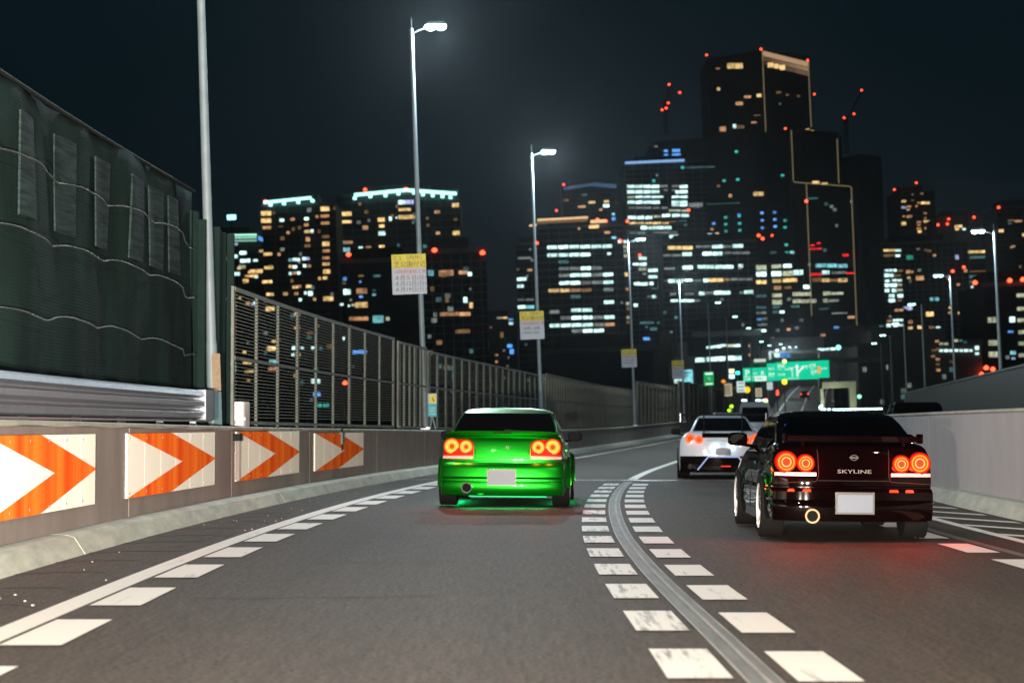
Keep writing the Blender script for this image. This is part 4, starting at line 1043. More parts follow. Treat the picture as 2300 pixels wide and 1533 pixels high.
# ------------------------------------------------------------------ the city
WC = {'w': ((.62, .95, .92), 1.75), 'c': ((.25, .72, .80), 1.0), 'y': ((1.0, .66, .26), 1.15), 'o': ((.95, .48, .22), .65), 'b': ((.12, .38, .95), 1.2),
      'v': ((.55, .60, 1.0), 1.0), 'g': ((.05, .45, .30), .7), 'p': ((.85, .90, .62), .6), 'r': ((1.0, .02, .02), 1.3), 'd': ((.60, .70, .66), .28), 'e': ((.80, .45, .18), .26), 't': ((.05, .65, .55), .9), 'k': ((.16, .40, .42), .35)}
WM = {k: emit('window_light_' + {'w': 'cool', 'c': 'cyan', 'y': 'warm', 'o': 'amber', 'b': 'blue', 'v': 'violet', 'g': 'green', 'p': 'pale', 'r': 'red', 'd': 'dim_cool', 'e': 'dim_warm', 't': 'teal', 'k': 'dim_teal'}[k], c, s, vary=.35) for k, (c, s) in WC.items()}
M['wallA'] = mat('dark_tower_cladding', (0.030, 0.036, 0.036), .6, noise=(.08, .3))
M['wallB'] = mat('dark_glass_facade', (0.016, 0.022, 0.022), .8, noise=(.06, .3), spec=.05)
M['wallC'] = mat('brownish_concrete_facade', (0.10, 0.09, 0.08), .8, noise=(.1, .3))
M['band'] = mat('slab_edge', (0.085, 0.095, 0.088), .6)
M['unlit'] = mat('unlit_window_glass', (0.012, 0.016, 0.018), .15)
BL = []


def building(key, x0, x1, yt, Z, D, label, wall='wallA', pitch=16.0, bay=None, cat='building', name='office_building', bands=True, bandmat='band'):
    a, b = W(x0, yt, Z), W(x1, yt + (x1 - x0)*-.0367, Z); zt = (a.z + b.z)/2; base = -16
    t = thing(name, label, cat, ((a.x + b.x)/2, Z, base), road=False); w = (b.x - a.x)/2; H = zt - base
    MB().box(-w, w, 0, D, 0, H).build('wall', M[wall], t)
    MB().box(-w*.72, w*.5, D*.15, D*.75, H + .003, H + 4).build('roof_plant', M[wall], t)
    MB().box(-w - .25, w + .25, -.25, -.003, H - .6, H + .7).build('parapet', M['band'], t)
    if bands:
        p = pitch*Z/F; s = MB(); z = H - 3
        while z > 12: s.box(-w - .05, w + .05, -.30, -.004, z, z + p*.16); z -= p
        bw = (bay or 34)*Z/F; x = -w + bw
        while x < w - .5: s.box(x - .2, x + .2, -.26, -.006, 0, H - 1); x += bw
        o = s.build('slab_edges', M[bandmat], t); o['kind'] = 'stuff'
    BL.append(dict(k=key, x0=x0, x1=x1, yt=yt, Z=Z, t=t, H=H, w=w, n=0))
    return t


building('L', 468, 588, 530, 900, 30, 'distant tower with stripes of green-white light at its top, left of the twin apartment towers', pitch=13)
tA = building('A', 588, 753, 462, 700, 28, 'left apartment tower with a cyan-white lit roof edge', pitch=15.5, bay=29, name='apartment_tower')
tB = building('B', 757, 1031, 440, 735, 30, 'wide apartment tower with a long cyan-white lit crown', pitch=15.5, bay=33, name='apartment_tower')
building('C', 765, 946, 588, 560, 26, 'low black block in front of the wide apartment tower', 'wallB', pitch=20, bands=False)
building('D', 947, 1089, 566, 540, 26, 'dark block with a few orange window rows, two red lamps on its roof', 'wallB', pitch=18, bay=22)
building('M', 1085, 1160, 712, 1200, 30, 'low hazy distant block between the dark block and the office', 'wallC', pitch=12)
building('Fb', 1158, 1226, 548, 950, 30, 'narrow office block to the left of the blue-white office tower', 'wallB', pitch=14)
building('G', 1262, 1389, 418, 1300, 30, 'slim tower with a faint blue roof line behind the gold-crowned office', pitch=10, bay=20)
tE = building('E', 1206, 1398, 512, 900, 36, 'office block with rows of blue-white windows and a gold crown', 'wallB', pitch=16.3, bay=25)
tH = building('H', 1403, 1583, 368, 1000, 36, 'office tower with dense greenish-white window rows and a blue roof strip', 'wallB', pitch=11.7, bay=19)
building('I', 1487, 1698, 548, 850, 30, 'broad office block with long bands of white windows in front of the skyscraper', 'wallB', pitch=13, bay=24)
building('R1', 2009, 2099, 432, 1300, 30, 'slim apartment tower with scattered warm windows at right', pitch=11, bay=16, name='apartment_tower')
building('R3', 2104, 2243, 488, 1150, 30, 'wide dim block with red roof lights, behind the right light poles', 'wallC', pitch=12, bay=24)
building('R4', 2240, 2330, 466, 1000, 30, 'dark block at the right photo edge with amber windows near its top', pitch=12)
building('R2', 1979, 2172, 548, 900, 30, 'office block with a stack of bright white window pairs at right', 'wallB', pitch=11.5, bay=15)
building('R5', 2206, 2360, 640, 560, 30, 'black near block with large pale windows at the right edge', 'wallB', pitch=24, bands=False)
building('R6', 1925, 2204, 776, 520, 30, 'low dark block with a row of small white lamps, behind the right light poles', 'wallC', pitch=16, bands=False)
building('K', 1224, 1480, 790, 520, 24, 'long unlit low block above the fence, below the blue-white office', 'wallB', bands=False)
building('K1', 1480, 1519, 783, 450, 20, 'narrow taupe block beside the fourth light pole', 'wallC', bands=False)
building('K2', 1517, 1559, 808, 430, 20, 'small pale block with two glowing white panels', 'wallC', bands=False)
building('N', 1556, 1707, 752, 470, 24, 'low building with two long strips of white windows', 'wallB', bands=False)
building('P', 1706, 1905, 792, 540, 24, 'low brown block behind the direction signs', 'wallC', bands=False)
building('Q', 1905, 2002, 762, 560, 24, 'low dim block behind the right end of the gantry', 'wallC', bands=False)

# ---- the skyscraper: stacked shafts with lit edges
sk = thing('skyscraper', 'tallest black stepped skyscraper with warm lit edges and a glowing crown', 'skyscraper', W(1712, 930, 1270), road=False)
so_ = sk.matrix_basis.translation.copy()


def shaft(nm, xa, xb, xc, yt, Z, depth, mt='wallB', base=-16):
    """plan with a corner towards the viewer: xa left edge, xb near corner, xc right edge (pixels)"""
    A, B, C = W(xa, yt, Z + depth*.5), W(xb, yt, Z), W(xc, yt, Z + depth*.5); zt = B.z
    pts = [A, B, C, C + Vector((0, depth, 0)), A + Vector((0, depth, 0))]
    o = MB().loft([[Vector((p.x, p.y, z)) - so_ for p in pts] for z in (base, zt)]).build(nm, M[mt], sk); return pts, zt


shaft('upper_shaft', 1587, 1712, 1818, 112, 1270, 50); pm_, zm_ = shaft('middle_shaft', 1463, 1716, 1890, 296, 1262, 60)
shaft('step_shaft', 1778, 1800, 1884, 292, 1240, 30); shaft('low_shaft', 1808, 1812, 1917, 412, 820, 40); shaft('podium', 1692, 1700, 1806, 590, 830, 30)
shaft('rear_shaft', 1886, 1930, 1979, 346, 1400, 40)
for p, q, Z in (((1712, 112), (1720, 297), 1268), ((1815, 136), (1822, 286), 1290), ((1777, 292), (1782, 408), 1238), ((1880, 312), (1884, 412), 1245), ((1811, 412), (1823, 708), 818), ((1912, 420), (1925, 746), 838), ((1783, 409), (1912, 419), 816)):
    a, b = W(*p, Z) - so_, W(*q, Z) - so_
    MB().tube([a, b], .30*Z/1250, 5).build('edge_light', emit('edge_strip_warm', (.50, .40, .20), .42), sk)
for i in range(30):                                                 # crown fins; uplight wash fading downward is put in as emission tiers
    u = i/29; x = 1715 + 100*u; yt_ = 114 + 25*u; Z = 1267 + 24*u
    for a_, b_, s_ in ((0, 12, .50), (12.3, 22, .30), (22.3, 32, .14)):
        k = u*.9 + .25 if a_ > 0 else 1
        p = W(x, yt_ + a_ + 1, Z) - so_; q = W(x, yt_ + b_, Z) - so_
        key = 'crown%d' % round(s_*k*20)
        if key not in M: M[key] = emit('crown_fin_light', (1.0, .62, .36), round(s_*k*20)/20)  # emission stands for the uplight wash on the fins
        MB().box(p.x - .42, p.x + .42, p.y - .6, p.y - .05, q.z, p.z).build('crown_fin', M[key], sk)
for bk, x0, x1, yt, Z in (('T1', 1587, 1820, 112, 1262), ('T2', 1463, 1895, 296, 1255), ('T3', 1808, 1918, 412, 815), ('T4', 1692, 1806, 590, 825)):
    BL.append(dict(k=bk, x0=x0, x1=x1, yt=yt, Z=Z, t=sk, H=0, w=0, n=0, sky=1))

# crowns and roof strips
def bar(t, a, b, Z, rr, m, nm='roof_light', split=1):
    o = t.matrix_basis.translation; P, Q = W(*a, Z) - o, W(*b, Z) - o
    for k in range(split):
        u0, u1 = k/split, (k + .97)/split
        MB().tube([P + (Q - P)*u0, P + (Q - P)*u1], rr, 5).build(nm, m, t)
cy = emit('crown_cyan', (.42, 1.0, .92), 2.2); gold = emit('crown_gold', (1.0, .62, .30), 1.0); blu = emit('roof_blue', (.30, .55, 1.0), .8)
bar(tA, (592, 455), (700, 444), 698, .55, cy, split=6)
for x, y in ((608, 460), (638, 457), (670, 454), (702, 451)): bar(tA, (x - 4, y), (x + 4, y), 698, .6, cy); bar(tA, (x, y - 16), (x, y), 699, .2, M['band'], 'roof_post')
bar(tB, (796, 438), (912, 427), 733, .65, cy, split=8); bar(tB, (914, 427), (1026, 435), 733, .65, cy, split=8)
for x, y in ((797, 445), (832, 441), (866, 439), (895, 435), (930, 433), (950, 437), (972, 439), (994, 441), (1012, 443)): bar(tB, (x - 4, y), (x + 4, y), 733, .65, cy); bar(tB, (x, y - 16), (x, y), 734, .2, M['band'], 'roof_post')
tL = BL[0]['t']
for yy, s in ((528, 2), (534, 1.2), (541, .8)): bar(tL, (515, yy), (577, yy - 1), 898, .4, emit('tower_stripe', (.45, 1.0, .75), s*.7), split=3)
bar(tL, (580, 534), (600, 542), 896, .9, WM['b'])
bar(tE, (1207, 494), (1321, 488), 898, .5, gold, split=8); bar(tE, (1189, 507), (1206, 505), 898, .5, gold); bar(tE, (1326, 498), (1362, 496), 898, .8, gold, split=3)
o = tE.matrix_basis.translation
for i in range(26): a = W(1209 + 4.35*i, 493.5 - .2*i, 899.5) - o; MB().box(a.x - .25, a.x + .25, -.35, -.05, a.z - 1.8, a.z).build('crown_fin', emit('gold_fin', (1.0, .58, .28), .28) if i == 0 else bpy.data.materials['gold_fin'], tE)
bar(tH, (1404, 366), (1538, 360), 998, .7, blu, split=5)
tG = [b_ for b_ in BL if b_['k'] == 'G'][0]['t']
bar(tG, (1266, 424), (1330, 414), 1298, 1.0, emit('dim_blue_line', (.12, .25, .45), .35), split=4); bar(tG, (1331, 414), (1385, 419), 1298, 1.3, bpy.data.materials['dim_blue_line'], split=4)

# ---- lit windows read off the photograph
def Rg(ox, oy, s, lst): return [(ox + a/s, ox + b/s, oy + y/s, h/s, c) for a, b, y, h, c in lst]
Z4 = [(125,225,365,50,'y'),(245,268,362,45,'e'),(125,225,440,50,'y'),(135,228,512,45,'o'),(318,358,435,40,'w'),(425,468,425,40,'o'),(570,615,420,45,'w'),(598,640,330,55,'d'),(735,828,318,58,'y'),(688,715,398,32,'o'),(735,828,392,42,'o'),(742,825,465,42,'o'),(300,350,500,26,'e'),(568,612,483,38,'o'),(390,415,565,30,'o'),(568,630,553,44,'y'),(635,662,547,32,'w'),(585,628,632,46,'o'),(575,628,700,36,'e'),(750,830,605,40,'e'),(750,830,680,48,'y'),(760,830,752,36,'o'),(755,830,825,44,'o'),(755,832,887,44,'y'),(765,835,965,50,'y'),(765,805,1030,40,'y'),(710,745,1035,38,'o'),(405,438,845,42,'c'),(445,485,842,42,'w'),(490,525,842,38,'w'),(552,578,832,32,'w'),(580,625,832,30,'v'),(412,435,912,35,'y'),(448,495,917,44,'w'),(558,588,905,34,'w'),(590,640,908,38,'o'),(408,440,985,38,'w'),(447,490,980,32,'o'),(495,530,980,34,'w'),(450,505,1125,40,'y'),(510,538,1118,28,'o'),(590,642,1118,42,'y'),(355,395,1195,34,'y'),(465,505,1192,32,'o'),(568,600,1185,30,'w'),(610,655,1190,48,'w'),(515,540,1255,32,'w'),(662,690,1250,34,'y'),(765,870,1245,50,'y'),
(105,145,752,24,'y'),(145,240,785,42,'y'),(290,325,787,32,'o'),(155,248,925,42,'y'),(0,140,955,22,'y'),(0,90,1010,32,'y'),(130,240,1070,40,'y'),(40,90,850,24,'w'),(180,250,1200,30,'y'),(160,200,1270,40,'o'),(170,260,1350,45,'y'),(20,55,1300,30,'v'),
(928,1060,370,44,'y'),(932,1055,452,42,'y'),(1540,1610,250,52,'w'),(1612,1700,248,46,'v'),(1545,1670,325,42,'y'),(1545,1720,402,46,'y'),(1330,1395,430,48,'y'),(1343,1395,495,36,'y'),(1170,1228,512,44,'o'),(1335,1405,570,50,'w'),(1445,1472,420,44,'w'),(1510,1530,410,24,'w'),(2098,2162,280,58,'y'),(1915,1970,350,38,'o'),(2110,2150,425,40,'e'),(1825,1855,415,38,'e'),(1832,1865,487,34,'e'),(1932,1968,568,38,'o'),(2100,2175,567,44,'y'),(1935,1965,637,34,'k'),(2040,2072,640,40,'w'),(2125,2175,640,34,'e'),(2038,2068,705,34,'w'),(2120,2175,703,38,'y'),(972,1065,665,34,'o'),(915,945,740,32,'w'),(955,1040,740,50,'c'),(1132,1170,722,38,'w'),(1200,1260,718,34,'o'),(1340,1400,715,48,'y'),(1130,1160,270,28,'e'),(870,890,310,30,'e'),
(1845,1905,980,60,'c'),(1958,2110,980,62,'o'),(2160,2260,975,58,'o'),(2265,2295,990,38,'w'),(2220,2250,1265,58,'w'),(2025,2060,1265,48,'e'),(2270,2298,1145,26,'d'),
(965,1008,1040,44,'b'),(975,1045,1175,64,'w'),(1110,1215,1165,58,'o'),(1100,1220,1310,66,'y'),(1275,1305,1160,30,'k'),(1275,1305,1205,30,'c'),(1135,1160,1070,24,'b'),(1140,1170,1225,28,'b'),(940,970,1305,30,'w'),(960,1000,1085,30,'e'),(1130,1180,1010,26,'e'),(1280,1360,1010,30,'k'),(1040,1060,1260,30,'p'),(1060,1090,1310,26,'p'),(1020,1040,1320,24,'w')]
wins = Rg(560, 400, 4.6, Z4)
Z2 = [(350,400,800,34,'y'),(515,545,830,24,'y'),(515,545,910,24,'o'),(360,410,1028,28,'y'),(500,520,1025,24,'w'),(525,545,1025,24,'w'),(550,570,1025,24,'w'),(610,630,1025,24,'w'),(525,550,1065,20,'y'),(500,515,1063,18,'w'),(850,930,1048,26,'b'),(370,420,1105,28,'c'),(365,415,1145,24,'o'),(615,660,1215,28,'w'),(510,535,1183,24,'o'),(625,662,1290,26,'b'),(640,672,1353,22,'t'),(680,712,1353,22,'t'),(790,805,970,24,'w'),(385,410,985,20,'y'),(700,740,1015,26,'e'),(830,870,857,26,'o'),(865,940,857,28,'o'),(965,1025,860,46,'c'),(1040,1060,858,20,'p'),(1350,1455,830,32,'o'),(1460,1525,830,30,'o'),(1380,1400,750,28,'e'),(1440,1520,930,28,'e'),(1485,1505,750,36,'w'),(1518,1540,780,44,'y'),(1280,1300,960,24,'d'),(220,250,640,22,'y'),(150,190,430,18,'v'),(20,60,440,18,'v'),(25,50,390,20,'w'),(150,190,500,22,'w'),(200,240,480,20,'w'),(205,260,525,22,'w'),(195,235,560,24,'p'),(250,330,590,14,'y'),(230,300,612,14,'o'),(170,200,600,22,'w'),(235,260,770,22,'o'),(170,185,1130,90,'c'),(220,270,1110,14,'y'),(230,280,1160,14,'y'),(240,262,1210,14,'o'),(360,400,760,22,'e'),(280,300,770,24,'w'),(420,440,980,20,'e'),(640,660,900,20,'e'),(590,620,940,20,'e'),(840,860,1130,16,'k')]
wins += Rg(460, 380, 2.555, Z2)
E_ = []
for y, segs in ((445, 'wwwwww'), (490, 'ww.ww.'[0:0] + 'wwww..'), (569, '.ddwd.'), (607, '.dwwdw'), (651, '.wwddw'), (693, 'yyoe.d'), (765, '.....w'), (808, '..ww..'), (815, 'd.....'), (851, '.dwwdw'), (893, 'wwwwdo'), (927, '..dww.'), (968, '.dw.dw'), (1009, '.dwwww'), (530, '.k....'), (730, '..k...')):
    for i, c in enumerate(segs):
        if c != '.': E_.append((330 + 63*i + (y - 445)*.033, 330 + 63*i + 56 + (y - 445)*.033, y + (2.5 - i)*1.2, 27, c))
E_ += [(157,210,630,22,'w'),(157,195,670,20,'w'),(160,240,510,16,'d'),(215,245,578,18,'o'),(160,200,748,18,'d'),(210,250,748,18,'d'),(160,205,790,22,'w'),(207,255,790,22,'c'),(225,240,460,14,'d'),(150,170,575,14,'e'),
 (735,755,415,22,'w'),(768,795,415,20,'w'),(768,795,443,18,'p'),(768,795,470,18,'d'),(768,795,497,20,'p'),(772,803,604,26,'y'),(780,803,688,20,'o'),(783,803,770,20,'p'),(785,803,800,18,'e'),(785,803,850,20,'p'),(785,803,878,18,'e'),(750,765,765,18,'d'),
 (855,900,512,18,'w'),(820,855,545,16,'w'),(860,900,545,18,'w'),(855,898,573,18,'p'),(878,898,600,16,'d'),(910,965,580,18,'w'),(910,960,617,20,'w'),(825,860,657,18,'w'),(862,905,658,18,'w'),(915,940,655,20,'w'),(905,925,730,16,'d'),(930,955,730,18,'w'),(828,848,780,22,'w'),(930,990,683,10,'k'),
 (528,558,147,16,'k'),(423,452,178,18,'e'),(565,605,190,18,'y'),(655,685,185,16,'y'),(650,685,210,20,'w'),(505,550,215,16,'o'),(628,645,232,16,'o'),(700,722,285,20,'b'),(700,718,258,14,'c'),(700,725,393,16,'c'),(505,520,342,12,'o'),(660,690,363,16,'o'),(725,738,195,12,'e'),(570,625,330,22,'y'),(675,695,485,14,'w'),(395,408,530,10,'t'),
 (40,70,852,14,'p'),(72,102,852,14,'y'),(108,135,862,14,'b'),(110,135,885,16,'w'),(100,128,1013,24,'b'),(115,138,1045,34,'b'),(60,78,950,40,'e'),(20,30,832,6,'r'),
 (880,920,972,20,'b'),(1065,1105,1198,46,'w'),(1112,1165,1200,80,'c'),(900,940,880,14,'k'),(920,960,915,20,'k'),(860,900,880,14,'k'),(960,985,880,14,'k'),(332,345,1300,28,'w'),(358,392,1298,34,'w'),(405,440,1298,34,'w'),(452,470,1298,30,'w'),(480,510,1298,28,'w'),(515,535,1298,24,'d'),(560,580,1298,24,'p'),(590,605,1298,24,'d')]
wins += Rg(1100, 380, 2.555, E_)
T_ = []
def segs(y, h, lst, c='w'):
    for a, b in lst: T_.append((a, b, y, h, c))
segs(1083, 24, [(90,142),(148,202),(208,260),(266,320),(468,522)]); segs(1080, 20, [(325,380),(410,462)], 'd')
segs(1121, 26, [(90,142),(148,202),(208,260),(266,322),(440,522)]); segs(1110, 16, [(355,380),(410,438)], 'd')
segs(1157, 22, [(150,202),(208,260),(266,352),(410,462),(467,522)]); segs(1160, 18, [(92,145)], 'p')
segs(1195, 24, [(95,145),(150,202),(208,262),(266,325),(410,462),(466,522)]); segs(1217, 22, [(410,462),(466,524)]); segs(1215, 32, [(535,632)], 'd')
segs(1235, 18, [(100,145),(150,202),(208,262),(275,320),(340,380)], 'd'); segs(1255, 18, [(390,440),(445,475),(480,525)], 'p')
segs(1290, 24, [(342,400),(412,470),(476,535)]); segs(1305, 24, [(100,155),(162,212),(220,270)], 'w'); segs(1298, 22, [(280,330)], 'p')
segs(1345, 20, [(105,155),(162,212),(220,270),(276,330),(338,390)], 'y'); segs(1336, 12, [(398,440)], 'e')
segs(1378, 26, [(187,240),(244,296),(300,354),(358,410)]); segs(1412, 22, [(280,330),(336,392),(398,450)], 'd'); segs(1416, 20, [(110,155),(165,215)], 'd'); segs(1440, 26, [(395,458)])
segs(1357, 14, [(495,522)], 'k'); segs(1330, 12, [(460,520)], 'k')
for x, y in ((875,833),(787,1040),(885,1032),(1205,1003),(798,1303),(798,1353),(800,1402),(895,1295),(898,1347),(900,1396),(1225,1325),(1225,1375),(1232,1500),(488,946),(282,1043)): T_.append((x - 12, x + 12, y, 24, 't'))
for x, y in ((1058,1272),(1060,1325),(1062,1378),(1150,1267),(1152,1318),(1153,1368),(712,1348),(800,1432),(895,1285)): T_.append((x - 10, x + 10, y, 18, 'b'))
T_ += [(670,700,1430,32,'w'),(726,750,1425,28,'y'),(688,712,1388,22,'o'),(808,860,218,50,'y'),(864,920,218,50,'y'),(1100,1140,212,40,'y'),(1144,1180,220,42,'y'),(1184,1225,230,40,'y'),(735,757,383,30,'y'),(930,978,440,24,'o'),(1020,1055,430,30,'y'),(870,922,487,30,'o'),(755,800,670,44,'o'),(850,873,650,34,'w'),(880,930,655,30,'e'),(1160,1195,408,22,'e'),(728,757,237,12,'o'),(998,1030,1135,36,'y'),(1034,1068,1135,36,'y'),(820,845,1148,28,'o'),(1420,1470,1052,18,'y'),(1485,1530,1060,14,'y'),(355,385,828,22,'b'),(355,385,858,22,'b'),(355,385,886,16,'b'),(415,470,825,26,'b'),(415,475,855,24,'b'),(412,438,885,20,'b'),(980,1020,623,12,'o'),(1000,1050,572,8,'e'),(1180,1195,490,14,'d'),(1310,1330,435,16,'e'),(1230,1250,425,14,'e'),(735,760,1078,18,'e'),(1560,1590,937,16,'k'),(1650,1680,957,16,'d'),(640,900,1205,9,'k'),(510,720,945,12,'k'),(285,310,795,12,'d'),(1370,1400,672,10,'y'),(1405,1430,684,12,'y'),(1380,1460,1168,8,'k')]
wins += Rg(1380, 80, 3.194, T_)
T_ = []
segs(60, 34, [(440,495),(500,550),(555,640)], 'y'); segs(50, 30, [(670,715),(720,790),(890,955)], 'd'); segs(50, 32, [(803,885)]); segs(45, 38, [(968,1055)])
segs(122, 22, [(395,465),(470,545)], 'd'); segs(112, 34, [(555,635)]); segs(108, 34, [(720,800),(805,885)]); segs(102, 22, [(890,960),(970,1035),(1040,1110)], 'd')
segs(230, 26, [(410,495)], 'd'); segs(222, 36, [(557,640)]); segs(216, 34, [(680,750),(755,820),(825,885),(890,972)]); segs(208, 34, [(1015,1055)])
segs(332, 36, [(440,500),(505,565)]); segs(330, 22, [(570,640),(645,715),(410,435)], 'd'); segs(326, 36, [(727,770)]); segs(324, 32, [(775,830),(835,890)], 'y'); segs(320, 26, [(905,940)], 'o'); segs(318, 22, [(950,1010),(1015,1075),(1080,1130)], 'd')
segs(438, 24, [(455,505),(575,650)], 'd'); segs(434, 40, [(690,740)]); segs(430, 22, [(745,810)], 'd'); segs(428, 36, [(815,880),(884,950)]); segs(422, 34, [(1060,1160)]); segs(426, 24, [(1027,1055)], 'd')
segs(493, 26, [(460,520),(525,590),(594,650)]); segs(492, 20, [(655,700)], 'd')
for y, h, c in ((222,44,'p'),(275,46,'w'),(340,40,'y'),(455,30,'k'),(548,28,'k'),(592,26,'d'),(738,26,'w')): T_ += [(1163,1202,y,h,c),(1206,1245,y,h,c)]
T_ += [(1170,1208,645,30,'b'),(1215,1255,640,24,'d'),(1175,1250,690,22,'d'),(1290,1365,212,36,'p'),(1290,1365,272,44,'w'),(1295,1365,330,32,'y'),(1305,1368,388,34,'o'),(1293,1372,450,40,'p'),(1293,1375,505,44,'p'),(1300,1355,545,20,'k'),(1300,1345,585,28,'k'),(1355,1395,585,28,'w'),(1383,1452,208,34,'w'),(1380,1465,270,44,'p'),(1468,1545,262,50,'w'),(1380,1495,325,34,'y'),(1500,1610,318,32,'y'),(1390,1450,386,28,'e'),(1550,1600,380,32,'w'),(1462,1530,438,40,'p'),(1534,1610,438,40,'p'),(1462,1530,497,38,'p'),(1534,1655,497,34,'p'),(1450,1515,540,20,'k'),(1650,1735,205,40,'c'),(1742,1825,205,38,'c'),(1832,1910,208,38,'c'),(1705,1760,262,36,'w'),(1780,1830,264,26,'d'),(1835,1900,262,26,'d'),(1620,1700,322,32,'e'),(1705,1760,325,40,'y'),(1765,1825,325,30,'e'),(1830,1912,325,36,'y'),(1712,1770,433,36,'p'),(1775,1880,433,30,'p'),(1712,1750,492,36,'p'),(1758,1838,492,30,'d'),(1605,1700,68,10,'r'),(1606,1700,278,22,'r'),(1898,1972,268,16,'r'),(1870,1920,120,30,'r'),(1610,1640,40,10,'r'),(1660,1690,22,16,'r'),(1675,1755,560,16,'k'),(1780,1910,595,14,'d'),(1910,1970,628,28,'o'),(1800,1838,712,24,'b'),(1690,1728,775,30,'o'),(1900,1935,772,32,'w'),(1940,1972,772,28,'e'),(1325,1350,735,22,'k'),(1415,1440,728,22,'o'),
 (755,800,875,22,'w'),(805,835,870,22,'w'),(840,868,868,24,'w'),(872,918,860,32,'w'),(930,975,862,24,'p'),(980,1028,860,22,'w'),(650,738,978,36,'w'),(755,800,972,36,'w'),(804,850,970,36,'w'),(854,910,968,36,'w'),(930,975,964,36,'w'),(980,1045,962,36,'w'),(1095,1118,862,22,'o'),(1095,1118,938,22,'o'),
 (1665,1720,893,18,'w'),(1728,1760,890,18,'w'),(1764,1815,888,20,'w'),(1408,1422,35,22,'c'),(1275,1330,100,20,'k'),(1438,1522,95,28,'c'),(1400,1425,95,18,'t'),(1935,1990,1045,8,'o')]
wins += Rg(1380, 540, 3.65, T_)
T_ = []
segs(258, 40, [(255,302),(310,352),(358,402)]); segs(262, 34, [(412,480)], 'e'); segs(320, 44, [(255,303),(310,362)]); segs(322, 34, [(370,452)], 'e')
segs(388, 38, [(260,310)]); segs(380, 40, [(345,402),(412,465)]); segs(440, 44, [(258,310),(325,402)]); segs(436, 40, [(412,470)], 'p'); segs(505, 48, [(258,312),(345,402)]); segs(498, 40, [(412,475)], 'p')
segs(570, 44, [(305,375),(415,478)]); segs(628, 50, [(305,380)]); segs(625, 36, [(412,465)], 'e')
T_ += [(158,240,752,28,'o'),(380,420,748,26,'o'),(425,485,745,40,'o'),(485,525,716,34,'v'),(530,595,718,66,'v'),(280,340,880,26,'o'),(358,480,870,34,'w'),(275,335,935,46,'w'),(360,420,932,50,'w'),(430,480,928,36,'w'),(100,155,942,28,'d'),(190,240,942,28,'k'),(245,310,12,34,'y'),(320,382,12,34,'y'),(388,455,12,30,'w'),(245,380,75,26,'e'),(390,445,78,36,'w'),(525,602,100,62,'g'),(520,570,275,46,'o'),(578,610,275,40,'o'),(645,735,352,60,'o'),(810,852,610,50,'c'),(870,922,610,54,'c'),(765,858,795,70,'y'),(545,600,890,56,'o'),(545,600,970,48,'y'),(660,715,958,44,'y'),(800,865,962,44,'e'),(885,940,960,40,'w'),(905,940,985,36,'v'),(1285,1360,30,38,'y'),(1364,1440,28,38,'y'),(1445,1530,26,38,'y'),(1535,1620,24,38,'y'),(1300,1400,98,36,'k'),(1405,1510,94,36,'k'),(1515,1620,90,36,'k'),(1122,1168,95,60,'v'),(1295,1390,335,40,'k'),(1395,1475,333,40,'k'),(1480,1530,328,44,'w'),(1295,1530,395,34,'k'),(1230,1270,262,46,'o'),(1300,1520,268,18,'e'),(1320,1370,465,36,'w'),(1330,1372,522,30,'d'),(1315,1388,640,46,'c'),(1240,1270,520,30,'d'),(1250,1285,685,34,'d'),(1320,1388,765,44,'g'),(1340,1382,885,36,'w'),(1395,1418,885,32,'p'),(1520,1570,868,88,'p'),(1576,1626,866,88,'p'),(1535,1636,1148,76,'p'),(1535,1640,1290,84,'p'),(1790,1855,862,90,'w'),(1875,1990,565,62,'p'),(1885,1990,730,50,'p'),(1890,1990,870,46,'p'),(1895,1990,1015,44,'p'),(1895,1990,1155,44,'p'),(1900,1990,1300,46,'p'),(1910,1990,1440,40,'p'),(1155,1200,780,40,'y'),(1032,1090,778,38,'o'),(1040,1072,715,40,'y'),(1365,1410,1210,46,'w'),(1365,1412,1280,44,'w'),(1798,1865,1270,60,'c'),(1815,1860,1340,40,'v'),(1745,1780,1325,50,'d'),(1775,1830,1012,26,'b'),(645,690,-5,26,'d'),(740,780,10,30,'e'),(790,825,18,28,'e'),(1140,1180,432,36,'o'),(1250,1300,432,26,'e'),(1020,1060,350,46,'o'),(530,575,350,34,'y'),(850,885,75,34,'o'),(90,120,150,26,'k'),(100,130,90,20,'d')]
for k in range(7): T_.append((930 + 60*k, 972 + 60*k, 1242, 34 - k*2, 'w'))
for x, y, c in ((895,1052,'o'),(898,1128,'o'),(855,1238,'e'),(912,1225,'e'),(908,1350,'o'),(908,1410,'e'),(912,1482,'o'),(850,1312,'e'),(1275,1025,'e'),(1075,1380,'e'),(950,1160,'p'),(1010,1160,'p'),(1130,1120,'p'),(1190,1120,'k'),(1245,1140,'k'),(180,560,'d'),(120,625,'d'),(200,625,'d')): T_.append((x - 18, x + 18, y, 32, c))
wins += Rg(1940, 560, 5.475, T_)
